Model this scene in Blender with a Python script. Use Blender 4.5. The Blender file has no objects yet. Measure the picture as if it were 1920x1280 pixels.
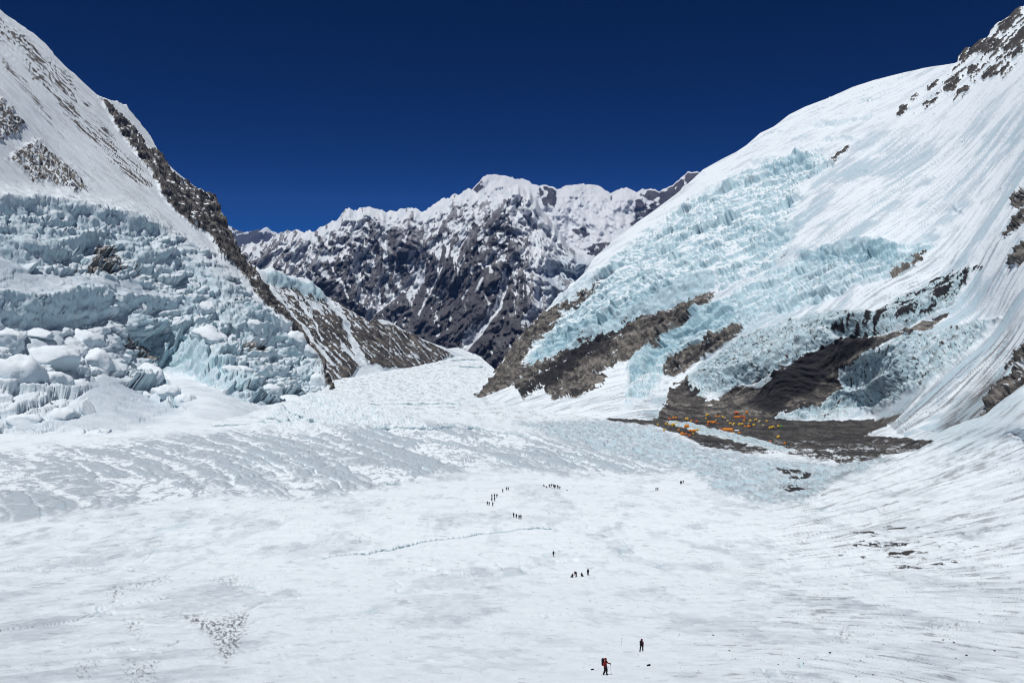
import bpy, bmesh, math, random
import numpy as np

# ------------------------------------------------------------------ camera, sky, sun, exposure
scene = bpy.context.scene
W, H, FPX = 1920.0, 1280.0, 1387.0
PITCH = math.radians(7.8)
CP, SP = math.cos(PITCH), math.sin(PITCH)

cam_data = bpy.data.cameras.new('camera')
cam_data.sensor_width = 36.0
cam_data.lens = FPX * 36.0 / W
cam_data.clip_start = 0.5
cam_data.clip_end = 120000.0
cam = bpy.data.objects.new('camera', cam_data)
scene.collection.objects.link(cam)
cam.location = (0, 0, 0)
cam.rotation_euler = (math.pi / 2 - PITCH, 0, 0)
scene.camera = cam

SUN = np.array([-0.24, -0.12, 0.95]); SUN /= np.linalg.norm(SUN)
SUN_ELEV = math.asin(SUN[2])
SUN_ROT = math.atan2(SUN[0], SUN[1])

world = bpy.data.worlds.new('World')
scene.world = world
world.use_nodes = True
wn = world.node_tree
bg = wn.nodes['Background']
sky = wn.nodes.new('ShaderNodeTexSky')
sky.sky_type = 'NISHITA'
sky.sun_disc = False
sky.sun_elevation = SUN_ELEV
sky.sun_rotation = SUN_ROT
sky.altitude = 6700
sky.air_density = 0.3
sky.dust_density = 0.15
sky.ozone_density = 10.0
hs = wn.nodes.new('ShaderNodeHueSaturation')
hs.inputs['Saturation'].default_value = 1.85
hs.inputs['Hue'].default_value = 0.512
wn.links.new(sky.outputs[0], hs.inputs['Color'])
wn.links.new(hs.outputs[0], bg.inputs[0])
bg.inputs[1].default_value = 0.05

sun_data = bpy.data.lights.new('sun', 'SUN')
sun_data.energy = 3.2
sun_data.angle = math.radians(0.53)
sun_data.color = (1.0, 0.985, 0.96)
sun = bpy.data.objects.new('sun', sun_data)
scene.collection.objects.link(sun)
from mathutils import Vector
sun.rotation_euler = Vector(SUN).to_track_quat('Z', 'Y').to_euler()
sun.location = (0, 0, 500)

vs = scene.view_settings
vs.view_transform = 'Standard'
vs.look = 'None'
vs.gamma = 1.0
vs.use_curve_mapping = False
vs.exposure = 0.16
scene.cycles.use_denoising = True
scene.cycles.filter_width = 1.0
scene.cycles.max_bounces = 6
scene.cycles.diffuse_bounces = 3

rng = np.random.default_rng(7)
random.seed(7)
f32 = np.float32

# ------------------------------------------------------------------ camera-matched modelling helpers
def unproj(px, py, d):
    """photo pixel + distance along the optical axis (m) -> world point"""
    cx = (px - W / 2) / FPX * d
    cy = (H / 2 - py) / FPX * d
    return np.stack([cx, CP * d + SP * cy, CP * cy - SP * d], -1)

def pchip(x, y):
    x = np.asarray(x, float); y = np.asarray(y, float)
    h = np.diff(x); s = np.diff(y) / h
    m = np.zeros_like(y)
    for i in range(1, len(x) - 1):
        if s[i - 1] * s[i] > 0:
            w1 = 2 * h[i] + h[i - 1]; w2 = h[i] + 2 * h[i - 1]
            m[i] = (w1 + w2) / (w1 / s[i - 1] + w2 / s[i])
    m[0], m[-1] = s[0], s[-1]
    def ev(q):
        q = np.asarray(q, float)
        i = np.clip(np.searchsorted(x, q) - 1, 0, len(h) - 1)
        t = (q - x[i]) / h[i]
        hi = h[i]
        inside = ((1 + 2 * t) * (1 - t) ** 2 * y[i] + t * (1 - t) ** 2 * hi * m[i]
                  + t * t * (3 - 2 * t) * y[i + 1] + t * t * (t - 1) * hi * m[i + 1])
        lo = y[0] + m[0] * (q - x[0]); up = y[-1] + m[-1] * (q - x[-1])
        return np.where(q < x[0], lo, np.where(q > x[-1], up, inside))
    return ev

def tps(pts):
    """thin plate spline through (x, y, value)"""
    p = np.array(pts, float)
    xy = p[:, :2] / 1000.0
    n = len(p)
    def k(r2): return 0.5 * r2 * np.log(r2 + 1e-12)
    r2 = ((xy[:, None] - xy[None]) ** 2).sum(-1)
    A = np.zeros((n + 3, n + 3))
    A[:n, :n] = k(r2) + np.eye(n) * 1e-5
    A[:n, n] = 1; A[:n, n + 1:] = xy
    A[n, :n] = 1; A[n + 1:, :n] = xy.T
    w = np.linalg.solve(A, np.concatenate([p[:, 2], np.zeros(3)]))
    def ev(px, py):
        x = px / 1000.0; y = py / 1000.0
        out = w[n] + w[n + 1] * x + w[n + 2] * y
        for i in range(n):
            out = out + w[i] * k((x - xy[i, 0]) ** 2 + (y - xy[i, 1]) ** 2)
        return out
    return ev

def plane_depth(foot_a, foot_b, slope_deg, side):
    """valley wall: plane through two foot points, rising at slope to +1 right / -1 left; returns depth(px,py)"""
    a = unproj(*map(np.float64, foot_a)); b = unproj(*map(np.float64, foot_b))
    e = b - a
    hor = np.array([e[1], -e[0], 0.0]); hor /= np.linalg.norm(hor)
    if hor[0] * side < 0: hor = -hor
    up = hor * math.cos(math.radians(slope_deg)) + np.array([0, 0, math.sin(math.radians(slope_deg))])
    n = np.cross(e, up); n /= np.linalg.norm(n)
    c = n @ a
    def dep(px, py):
        r = unproj(np.asarray(px, float), np.asarray(py, float), 1.0)
        return c / (r @ n)
    return dep

# ---- noise
_perm = np.random.default_rng(3).permutation(1024).astype(np.int32)
_perm = np.concatenate([_perm, _perm])
_ang = np.random.default_rng(4).uniform(0, 2 * np.pi, 1024)
_gx = np.cos(_ang).astype(f32); _gy = np.sin(_ang).astype(f32)
_rnd = np.random.default_rng(5).random((4, 1024)).astype(f32)

def _h(ix, iy, seed):
    return _perm[(_perm[(ix + seed * 131) & 1023] + iy) & 1023]

def perlin(x, y, seed=0):
    x = np.asarray(x, f32); y = np.asarray(y, f32)
    fx = np.floor(x); fy = np.floor(y)
    ix = fx.astype(np.int32); iy = fy.astype(np.int32)
    x = x - fx; y = y - fy
    u = x * x * x * (x * (x * 6 - 15) + 10); v = y * y * y * (y * (y * 6 - 15) + 10)
    def g(dx, dy):
        hh = _h(ix + dx, iy + dy, seed)
        return _gx[hh] * (x - dx) + _gy[hh] * (y - dy)
    a = g(0, 0); b = g(1, 0); c = g(0, 1); d = g(1, 1)
    a = a + u * (b - a); c = c + u * (d - c)
    return (a + v * (c - a)) * f32(1.5)

def fbm(x, y, oct=4, seed=0, gain=0.5, lac=2.03):
    o = 0; a = 1.0; t = 0
    for i in range(oct):
        o = o + a * perlin(x, y, seed + i * 7); t += a
        a *= gain; x = x * lac + 3.1; y = y * lac + 1.7
    return o / t

def ridged(x, y, oct=4, seed=0, gain=0.5, lac=2.03):
    o = 0; a = 1.0; t = 0
    for i in range(oct):
        o = o + a * (1 - 2.2 * np.abs(perlin(x, y, seed + i * 7))); t += a
        a *= gain; x = x * lac + 3.1; y = y * lac + 1.7
    return o / t

def voronoi(x, y, seed=0, jit=0.9):
    """returns F1, F2-F1, cell random a, b, offset dx, dy to the cell's centre"""
    x = np.asarray(x, f32); y = np.asarray(y, f32)
    fx = np.floor(x); fy = np.floor(y)
    ix = fx.astype(np.int32); iy = fy.astype(np.int32)
    f1 = np.full(x.shape, 9, f32); f2 = f1.copy()
    ra = np.zeros(x.shape, f32); rb = ra.copy(); ox = ra.copy(); oy = ra.copy()
    for j in (-1, 0, 1):
        for i in (-1, 0, 1):
            hh = _h(ix + i, iy + j, seed)
            dx = fx + i + 0.5 + jit * (_rnd[0][hh] - 0.5) - x
            dy = fy + j + 0.5 + jit * (_rnd[1][hh] - 0.5) - y
            d = np.sqrt(dx * dx + dy * dy)
            near = d < f1
            f2 = np.where(near, f1, np.minimum(f2, d))
            ra = np.where(near, _rnd[2][hh], ra); rb = np.where(near, _rnd[3][hh], rb)
            ox = np.where(near, dx, ox); oy = np.where(near, dy, oy)
            f1 = np.where(near, d, f1)
    return f1, f2 - f1, ra, rb, ox, oy

def sstep(a, b, x):
    t = np.clip((x - a) / (b - a), 0, 1)
    return t * t * (3 - 2 * t)

# ---- outlines traced as (x, y) on the survey grid of each surface
def poly(PX, PY, pts, soft=6.0):
    """1 inside, 0 outside, soft edge"""
    p = np.array(pts, float)
    out = np.zeros(PX.shape, f32)
    m = soft * 2 + 1
    sel = (PX > p[:, 0].min() - m) & (PX < p[:, 0].max() + m) & (PY > p[:, 1].min() - m) & (PY < p[:, 1].max() + m)
    if not sel.any(): return out
    x = PX[sel].astype(f32); y = PY[sel].astype(f32)
    inside = np.zeros(x.shape, bool); dist = np.full(x.shape, 1e9, f32)
    for i in range(len(p)):
        x0, y0 = p[i]; x1, y1 = p[(i + 1) % len(p)]
        if y0 != y1:
            c = ((y0 > y) != (y1 > y)) & (x < (x1 - x0) * (y - y0) / (y1 - y0) + x0)
            inside ^= c
        ex, ey = x1 - x0, y1 - y0
        t = np.clip(((x - x0) * ex + (y - y0) * ey) / (ex * ex + ey * ey + 1e-9), 0, 1)
        dist = np.minimum(dist, np.hypot(x - x0 - t * ex, y - y0 - t * ey))
    sd = np.where(inside, dist, -dist)
    out[sel] = sstep(-soft, soft, sd)
    return out

def polys(PX, PY, lst, soft=6.0):
    o = np.zeros(PX.shape, f32)
    for p in lst: o = np.maximum(o, poly(PX, PY, p, soft))
    return o

def line_dist(PX, PY, pts, reach=60):
    p = np.array(pts, float)
    out = np.full(PX.shape, 1e4, f32)
    sel = (PX > p[:, 0].min() - reach) & (PX < p[:, 0].max() + reach) & (PY > p[:, 1].min() - reach) & (PY < p[:, 1].max() + reach)
    x = PX[sel]; y = PY[sel]; d = np.full(x.shape, 1e4)
    for i in range(len(p) - 1):
        x0, y0 = p[i]; ex, ey = p[i + 1] - p[i]
        t = np.clip(((x - x0) * ex + (y - y0) * ey) / (ex * ex + ey * ey + 1e-9), 0, 1)
        d = np.minimum(d, np.hypot(x - x0 - t * ex, y - y0 - t * ey))
    out[sel] = d
    return out

def cliff(PX, PY, pts, hgt, up, dn, ratio, DEP):
    """an ice or rock step: crest along pts, face hgt high; metres of offset along the surface normal"""
    p = np.array(pts, float)
    xs = p[:, 0]
    yl = np.interp(PX, xs, p[:, 1])
    hh = hgt if np.isscalar(hgt) else np.interp(PX, xs, hgt)
    taper = sstep(xs[0] - 8, xs[0] + 12, PX) * (1 - sstep(xs[-1] - 12, xs[-1] + 8, PX))
    de = PY - yl
    a = np.where(de < 0, np.clip(1 + de / up, 0, 1) ** 2 * 0.6,
        np.where(de < hh, 0.6 - de / hh, -0.4 * np.clip(1 - (de - hh) / dn, 0, 1) ** 1.5))
    face = ((de > -1) & (de < hh * 1.02)) * taper
    return a * taper * ratio * hh * DEP / FPX, face.astype(f32)

# ---- meshes
def grid_cols(a, b, step, lo, hi):
    """fine columns between a and b, growing outside"""
    mid = np.arange(a, b + step / 2, step)
    def grow(start, end):
        o = []; s = step; x = start
        while abs(x - start) < abs(end - start):
            s = min(s * 1.25, 40); x += s if end > start else -s
            o.append(x)
        return o
    return np.array(grow(a, lo)[::-1] + list(mid) + grow(b, hi))

def normals_of(P):
    du = np.gradient(P, axis=1); dv = np.gradient(P, axis=0)
    n = np.cross(du, dv)
    n /= np.linalg.norm(n, axis=-1, keepdims=True) + 1e-12
    flip = (n * P).sum(-1) > 0            # face the valley / viewer side
    n[flip] *= -1
    return n

def blur(a, k=1):
    for _ in range(k):
        p = np.pad(a, 1, mode='edge')
        a = (p[1:-1, 1:-1] * 2 + p[:-2, 1:-1] + p[2:, 1:-1] + p[1:-1, :-2] + p[1:-1, 2:]) / 6
    return a

def grid_mesh(name, P, attrs, mat, smooth=True):
    attrs.setdefault('dirt', np.zeros(P.shape[:2], f32))
    r, c = P.shape[:2]
    idx = np.arange(r * c, dtype=np.int32).reshape(r, c)
    q = np.stack([idx[:-1, :-1], idx[1:, :-1], idx[1:, 1:], idx[:-1, 1:]], -1).reshape(-1, 4)
    me = bpy.data.meshes.new(name)
    me.vertices.add(r * c)
    me.vertices.foreach_set('co', P.reshape(-1).astype(f32))
    me.loops.add(q.size)
    me.loops.foreach_set('vertex_index', q.reshape(-1))
    me.polygons.add(len(q))
    me.polygons.foreach_set('loop_start', np.arange(0, q.size, 4, dtype=np.int32))
    me.polygons.foreach_set('loop_total', np.full(len(q), 4, np.int32))
    me.update(calc_edges=True)
    me.polygons.foreach_set('use_smooth', np.full(len(q), smooth))
    for k, v in attrs.items():
        at = me.attributes.new(k, 'FLOAT', 'POINT')
        at.data.foreach_set('value', np.ascontiguousarray(v, f32).reshape(-1))
    me.materials.append(mat)
    ob = bpy.data.objects.new(name, me)
    scene.collection.objects.link(ob)
    return ob

def shelves(u, v, s, k, seed):
    """irregular steps up a slope: -0.5..0.5, flat treads and steep risers"""
    x = v / s + k * fbm(u / (2.2 * s), v / (2.2 * s), 4, seed, .55)
    fr = x - np.floor(x)
    return np.where(fr < .78, .5 - fr / .78, -.5 + (fr - .78) / .22), (fr > .78)

def add_back(P, attrs, reach, rows=7, drop=0.9, rough=0.03):
    """far side of a ridge: rows that fall away behind the crest"""
    top = P[0]
    hor = top[:, :2] / np.linalg.norm(top[:, :2], axis=1, keepdims=True)
    add = []
    for k in range(rows, 0, -1):
        L = reach * (k / rows) ** 2
        jit = perlin(np.arange(len(top)) * 0.07, np.full(len(top), k * 0.7), 31) * L * rough * 4
        z = top[:, 2] - L * drop - jit * (k > 1)
        add.append(np.concatenate([top[:, :2] + hor * L, z[:, None]], 1))
    P2 = np.concatenate([np.array(add), P], 0)
    A2 = {k: np.concatenate([np.repeat(v[:1], rows, 0), v], 0) for k, v in attrs.items()}
    return P2, A2

def plane_uv(P, n):
    """metres along the contour and up the slope of a mean plane"""
    n = n / np.linalg.norm(n)
    e1 = np.cross([0, 0, 1.0], n); e1 /= np.linalg.norm(e1)
    e2 = np.cross(n, e1)
    return (P @ e1).astype(f32), (P @ e2).astype(f32)

# ------------------------------------------------------------------ materials
def new_mat(name):
    m = bpy.data.materials.new(name); m.use_nodes = True
    nt = m.node_tree
    for n in list(nt.nodes): nt.nodes.remove(n)
    out = nt.nodes.new('ShaderNodeOutputMaterial')
    b = nt.nodes.new('ShaderNodeBsdfPrincipled')
    nt.links.new(b.outputs[0], out.inputs[0])
    return m, nt, b

SNOW = (0.785, 0.85, 0.905); FIRN = (0.52, 0.60, 0.68)
ICE = (0.49, 0.65, 0.72); ICE2 = (0.28, 0.46, 0.55)
ROCK = (0.27, 0.25, 0.225); ROCK2 = (0.095, 0.09, 0.086); SLATE = (0.03, 0.03, 0.034)

def terrain_mat(name, scale, bump, rocks=(ROCK, ROCK2), slate=SLATE, snow=SNOW, firn=FIRN, dirtc=(0.13, 0.13, 0.14), deepc=ICE2):
    m, nt, b = new_mat(name)
    N, Lk = nt.nodes, nt.links
    def attr(a):
        n = N.new('ShaderNodeAttribute'); n.attribute_name = a; return n.outputs['Fac']
    tc = N.new('ShaderNodeTexCoord')
    def noise(s, det=4, rough=0.6):
        n = N.new('ShaderNodeTexNoise'); n.inputs['Scale'].default_value = s
        n.inputs['Detail'].default_value = det; n.inputs['Roughness'].default_value = rough
        Lk.new(tc.outputs['Object'], n.inputs['Vector']); return n.outputs['Fac']
    def math_(op, a, c):
        n = N.new('ShaderNodeMath'); n.operation = op
        for i, v in enumerate((a, c)):
            if isinstance(v, (int, float)): n.inputs[i].default_value = v
            else: Lk.new(v, n.inputs[i])
        return n.outputs[0]
    def mix(fac, a, c):
        n = N.new('ShaderNodeMix'); n.data_type = 'RGBA'
        if isinstance(fac, (int, float)): n.inputs[0].default_value = fac
        else: Lk.new(fac, n.inputs[0])
        for i, v in ((6, a), (7, c)):
            if isinstance(v, tuple): n.inputs[i].default_value = (*v, 1)
            else: Lk.new(v, n.inputs[i])
        return n.outputs[2]
    def ramp(v, lo, hi):
        n = N.new('ShaderNodeMapRange'); n.interpolation_type = 'SMOOTHSTEP'
        Lk.new(v, n.inputs[0]); n.inputs[1].default_value = lo; n.inputs[2].default_value = hi
        return n.outputs[0]
    nr = noise(scale * 1.5, 5, 0.70); nf = noise(scale); ng = noise(scale * 0.27); nh = noise(scale * 3.1, 3)
    def broken(a, k=0.55):
        v = math_('ADD', attr(a), math_('MULTIPLY', math_('SUBTRACT', nf, 0.5), k))
        return ramp(v, 0.32, 0.68)
    tint = math_('ADD', attr('tint'), math_('MULTIPLY', math_('SUBTRACT', ng, 0.5), 0.35))
    snowc = mix(ramp(tint, 0.05, 0.95), snow, firn)
    icec = mix(ramp(nf, 0.35, 0.65), ICE, ICE2)
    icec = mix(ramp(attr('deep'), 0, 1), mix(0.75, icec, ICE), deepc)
    gate = ramp(attr('ice'), 0.02, 0.22)
    icef = math_('ADD', attr('ice'), math_('MULTIPLY', math_('SUBTRACT', nr, 0.5), math_('MULTIPLY', gate, 1.15)))
    c = mix(ramp(icef, 0.05, 0.90), snowc, icec)
    c = mix(math_('MULTIPLY', attr('dirt'), math_('ADD', 0.55, math_('MULTIPLY', nr, 0.9))), c, dirtc)
    rk = mix(ramp(math_('ADD', attr('rvar'), math_('MULTIPLY', math_('SUBTRACT', nf, 0.5), 0.9)), 0.15, 0.85), rocks[0], rocks[1])
    rk = mix(ramp(nr, 0.50, 0.66), rk, mix(0.7, rk, SLATE))
    rk = mix(ramp(nh, 0.60, 0.74), rk, (0.33, 0.31, 0.29))
    rk = mix(attr('slate'), rk, slate)
    c = mix(broken('rock'), c, rk)
    Lk.new(c, b.inputs['Base Color'])
    b.inputs['Roughness'].default_value = 0.85
    b.inputs['Specular IOR Level'].default_value = 0.15
    bp = N.new('ShaderNodeBump'); bp.inputs['Strength'].default_value = 0.7
    bp.inputs['Distance'].default_value = bump
    Lk.new(math_('ADD', nr, math_('MULTIPLY', nh, 0.4)), bp.inputs['Height'])
    Lk.new(bp.outputs[0], b.inputs['Normal'])
    return m

MAT_NEAR = terrain_mat('glacier_snow', 0.9, 0.16, rocks=((0.13, 0.122, 0.114), (0.045, 0.043, 0.042)), firn=(0.42, 0.48, 0.54), deepc=(0.05, 0.13, 0.18))  # deepc: blue ice darkened to carry the shade inside crevasses
MAT_FLANK = terrain_mat('mountain_snow_ice_rock', 0.16, 1.4, firn=(0.46, 0.54, 0.62))
MAT_RIDGE = terrain_mat('ridge_rock', 0.10, 1.6, rocks=((0.23, 0.205, 0.18), (0.09, 0.083, 0.08)))
MAT_FAR = terrain_mat('far_wall_rock', 0.020, 9.0, rocks=((0.40, 0.41, 0.44), (0.10, 0.098, 0.108)), slate=(0.05, 0.048, 0.06), snow=(0.76, 0.79, 0.83))
MAT_FAR2 = terrain_mat('far_summit_snow', 0.012, 14.0, rocks=((0.13, 0.12, 0.13), (0.07, 0.07, 0.08)), snow=(0.76, 0.79, 0.83))

def structure(ob, label):
    ob['kind'] = 'structure'; ob['label'] = label
    return ob

# ------------------------------------------------------------------ valley floor: snow slope, glacier, moraine
_fy = [640, 655, 668, 690, 720, 742, 765, 783, 800, 830, 860, 913, 973, 1020, 1078, 1150, 1223, 1268]
_fd = [3100, 2700, 2400, 2050, 1620, 1340, 1080, 915, 800, 672, 560, 412, 312, 268, 216, 146, 92, 66]
_FLOOR = pchip(_fy, np.log(_fd))
def floor_depth_mid(py):
    t = (640 - np.asarray(py, float)) / FPX
    near = 6.0 / np.maximum(-1.0626 * t - 0.389, 0.02)
    far = np.exp(_FLOOR(np.minimum(py, 1268)))
    k = sstep(1240, 1275, np.asarray(py, float))
    return far * (1 - k) + near * k
_R = [(x, y, 0.0) for x in (-500, 200, 800, 1250) for y in (650, 760, 850, 960, 1120, 1300, 1600)]
_R += [(1450, y, 0.0) for y in (700, 790, 870, 1000, 1150, 1300)] + [(1600, 780, -0.02), (1600, 860, -0.03)]
for (x, y, d) in [(1920, 1290, None), (1920, 1180, .96), (1920, 1060, .86), (1920, 930, .72), (1920, 830, .58), (1920, 740, .33),
                  (1700, 850, .93), (1800, 805, .68), (1700, 960, .92), (2300, 600, .17), (2300, 800, .38), (2300, 1000, .6), (2300, 1250, .9), (2300, 1500, .95)]:
    _R.append((x, y, 0.0 if d is None else math.log(d)))
_RT = tps(_R)
def floor_depth(px, py):
    r = _RT(px, np.minimum(py, 1600.0))
    r = np.where(px < 1450, np.clip(r, -0.05, 0.05) * sstep(1250, 1450, px), np.minimum(r, 0.05))
    return floor_depth_mid(py) * np.exp(r)

def build_floor():
    cols = grid_cols(-40, 1960, 1.7, -420, 2340)
    topx = [-420, 0, 200, 420, 600, 640, 700, 760, 860, 900, 925, 990, 1130, 1230, 1430, 1640, 1700, 1760, 1850, 1920, 2340]
    topy = [770, 775, 775, 755, 690, 680, 675, 660, 652, 668, 690, 735, 760, 764, 764, 768, 800, 812, 775, 725, 480]
    ty = np.interp(cols, topx, topy)
    rows_py = np.concatenate([np.linspace(0, 1, 300)[:-1]])
    PXa, PYa = [], []
    T = np.linspace(0, 1, 430) ** 1.10
    PY = ty[None] + (1300 - ty)[None] * T[:, None]
    extra = np.array([1320, 1350, 1400, 1470, 1580, 1750, 2000, 2300])
    PY = np.concatenate([PY, np.repeat(extra[:, None], len(cols), 1)], 0)
    PX = np.repeat(cols[None], PY.shape[0], 0)
    D = floor_depth(PX, PY)
    P = unproj(PX, PY, D)
    N = normals_of(P)
    N[N[..., 2] < 0] *= -1
    X = P[..., 0].astype(f32); Y = P[..., 1].astype(f32)
    wx = PX + 10 * fbm(PX / 35, PY / 14, 3, 1); wy = PY + 4 * fbm(PX / 30, PY / 12, 3, 5)
    px2 = D / FPX
    # --- zones
    grey = polys(wx, wy, [[(-420, 850), (0, 850), (200, 832), (400, 812), (700, 800), (900, 800), (1050, 826), (1160, 858), (1260, 885),
                           (1150, 890), (1000, 884), (900, 874), (750, 908), (600, 930), (400, 928), (200, 950), (0, 970), (-420, 980)]], 16)
    icyr = polys(wx, wy, [[(960, 792), (1130, 788), (1220, 798), (1310, 838), (1430, 858), (1560, 874), (1650, 858), (1680, 862), (1560, 905),
                           (1510, 945), (1420, 945), (1340, 918), (1300, 888), (1200, 866), (1080, 832)]], 10)
    mor = polys(wx, wy, [[(1130, 783), (1219, 784), (1260, 770), (1330, 760), (1410, 765), (1515, 775), (1690, 765), (1660, 800), (1620, 818), (1760, 828),
                          (1738, 842), (1690, 850), (1624, 868), (1575, 870), (1520, 860), (1470, 850), (1425, 853), (1365, 849), (1312, 834), (1270, 814), (1219, 797), (1150, 790)]], 4)
    icer = polys(wx, wy, [[(1245, 789), (1290, 794), (1330, 803), (1380, 813), (1440, 832), (1490, 848), (1440, 847), (1400, 834), (1350, 822), (1300, 808), (1255, 797)]], 4)
    mor = mor * (1 - icer)
    toe = polys(wx, wy, [[(480, 800), (520, 765), (590, 735), (660, 748), (720, 768), (790, 792), (900, 801), (700, 806)]], 14)
    rightslope = sstep(1380, 1560, PX + (PY - 940) * 0.6) * sstep(780, 830, PY)
    plateau = sstep(815, 790, PY) * (1 - toe)
    # --- relief (metres)
    Dp = 0.9 * fbm(X / 60, Y / 60, 3, 11) * np.clip(D / 250, .25, 2.2)
    Dp += 0.13 * fbm(X / 7, Y / 12, 3, 12) * np.clip(D / 120, .4, 3)
    Dp += 0.10 * ridged(X / 3.5 + Y / 9, Y / 7, 3, 14) * np.clip(1.6 - D / 200, 0, 1)
    # grey firn lenses parted by snow-filled crevasses
    wv = 0.28 * fbm(X / 40, Y / 40, 3, 21)
    ln_ = np.log(np.maximum(.36 - .00167 * X, .10))
    ac = -215 * ln_ + .36 * Y; al = .5 * X - .87 * Y
    f1, e, ra, rb, ox, oy = voronoi(al / 120 + 1.6 * wv, ac / 19 + 2.2 * wv, 3, .8)
    f1c, ec, rac, rbc, _, _ = voronoi(al / 46 + wv, ac / 9 + 2 * wv, 8, .85)
    lw = np.abs(perlin(ac / 14 + .8 * wv + .5 * perlin(al / 260, ac / 60, 24), al / 700, 19)); lw2 = np.abs(perlin(ac / 7.5 + 1.0 * wv, al / 380, 20))
    lens = sstep(.03, .16, lw) * (.45 + .55 * sstep(.04, .16, lw2)) * (.55 + .45 * sstep(0.03, 0.16, e)) * sstep(0.10, 0.42, ra + 0.45 * fbm(X / 20, Y / 40, 4, 22, .6)) * (.55 + .45 * sstep(.04, .2, ec))
    Dp += grey * (.4 + .6 * sstep(150, 500, PX)) * (2.0 * (lens - .5) + 1.0 * ridged(X / 14 + Y / 30, Y / 22 - X / 30, 3, 23))
    # rough ice right of the track
    rg = ridged(X / 11, Y / 20, 4, 25)
    Dp += icyr * (2.2 * rg + 0.8 * fbm(X / 4, Y / 8, 2, 26))
    Dp += mor * (2.6 * fbm(X / 18, Y / 25, 5, 27, .6) + 1.0 * ridged(X / 5, Y / 8, 3, 28))
    f1b, eb, rab, rbb, _, _ = voronoi(X / 5.5, Y / 8, 9)
    Dp += icer * (1.8 + 2.6 * (rab - .5) + 2.0 * (0.4 - f1b))
    f1t, et, rat, rbt, _, _ = voronoi(X / 12 + wv, Y / 22, 14)
    Dp += toe * (3.0 + 4.5 * (rat - .5) + 2.2 * ridged(X / 9, Y / 16, 3, 29))
    far_cre = sstep(720, 690, PY) * sstep(640, 700, PX)
    Dp += plateau * 1.8 * ridged(X / 50, Y / 38, 3, 33) * sstep(780, 740, PY)
    # meltwater runnels and dirt bands that sweep down the right-hand slope
    a = np.maximum(0, PX - 1430) / 490; a = a ** 1.45
    q = (PY + a * 1130 * .947) / (1 + .947 * a)
    st = fbm(PX / 240, q / 3.4, 5, 41, .66); st2 = ridged(PX / 170 + q / 50, q / 5.0, 3, 43)
    Dp += rightslope * 0.35 * st2 * np.clip(D / 150, .5, 3)
    # crevasses, each a trench
    trench = np.zeros(PX.shape, f32)
    for pts, w, dep in [([(606, 1045), (650, 1040), (690, 1036), (730, 1029), (790, 1017), (850, 1007), (900, 1000), (960, 995), (1005, 991), (1035, 990)], 1.7, 3.0),
                        ([(775, 1068), (812, 1068), (845, 1076), (895, 1072), (935, 1067)], 2.0, 1.4),
                        ([(1030, 1054), (1050, 1054), (1085, 1051)], 2.0, 1.2),
                        ([(725, 904), (740, 907), (752, 906)], 2.0, 2.5),
                        ([(380, 1150), (430, 1153), (500, 1126), (560, 1122)], 1.5, .6),
                        ([(0, 1182), (60, 1174), (140, 1164), (170, 1150), (240, 1148)], 1.6, .6),
                        ([(0, 1071), (140, 1069), (220, 1066), (290, 1071)], 1.6, .6),
                        ([(315, 1213), (340, 1205), (368, 1203)], 1.5, .6),
                        ([(170, 1222), (250, 1222), (300, 1225)], 1.5, .5),
                        ([(1430, 1258), (1450, 1268), (1480, 1272), (1500, 1274)], 2.2, .5),
                        ([(690, 759), (755, 757), (860, 756)], 1.2, 3), ([(862, 688), (905, 687)], 1.2, 5), ([(845, 675), (895, 674)], 1.2, 4),
                        ([(400, 797), (440, 796), (470, 794), (500, 797)], 1.4, 5), ([(485, 790), (510, 793), (545, 797)], 1.3, 4),
                        ([(530, 762), (545, 778), (570, 790), (600, 796)], 1.6, 5), ([(700, 806), (760, 803), (800, 806), (850, 803), (900, 805), (960, 812), (1010, 822)], 1.3, 3)]:
        dd = line_dist(PX + 3 * perlin(PX / 34, PY / 34, 51), PY + 2.2 * perlin(PX / 26, PY / 40, 52) + .8 * perlin(PX / 8, PY / 20, 59), pts, 20)
        wob = np.clip(0.8 + 0.8 * perlin(PX / 60, PY / 60, 53), 0.5 if dep > 1.9 else .3, 1)
        t = sstep(w * 1.1, w * .45, dd) * wob
        Dp -= t * min(dep, .0035 * float(np.interp(np.mean([p_[1] for p_ in pts]), [700, 800, 900, 1000, 1100, 1250], [1900, 800, 440, 290, 200, 80])) + .25)
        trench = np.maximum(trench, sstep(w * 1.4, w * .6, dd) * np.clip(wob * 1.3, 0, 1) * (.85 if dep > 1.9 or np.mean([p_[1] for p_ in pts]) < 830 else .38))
    hair = sstep(.030, 0, np.abs(perlin(X / 34 + 2.0 * wv, Y / 60 + X / 130, 54))) * sstep(.05, .25, perlin(X / 70, Y / 90, 55)) * sstep(60, 110, D) * sstep(430, 330, D)
    hair = np.maximum(hair, sstep(.020, 0, np.abs(perlin(X / 60 + Y / 400 + wv, Y / 26 - X / 90, 56))) * sstep(.12, .3, perlin(X / 50, Y / 60, 57)) * sstep(400, 300, D))
    Dp -= .35 * hair * (1 - grey)
    ridge_ = ridged(X / 26 + wv, Y / 9 - X / 40, 3, 58)
    Dp += .17 * ridge_ * np.clip(D / 150, .4, 2) * sstep(600, 300, D)
    P2 = P + N * Dp[..., None]
    # --- what the surface is made of
    n2 = normals_of(P2); n2[n2[..., 2] < 0] *= -1
    crust = sstep(0.10, 0.17, fbm(X / 30, Y / 46, 6, 61, .62)) * 0.22 * sstep(700, 950, PY) + .22 * np.clip(fbm(PX / 60, PY / 9, 5, 68, .7), -.5, .6)
    crust2 = sstep(0.12, 0.2, fbm(X / 11 + 9, Y / 20, 6, 63, .62)) * 0.18
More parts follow.
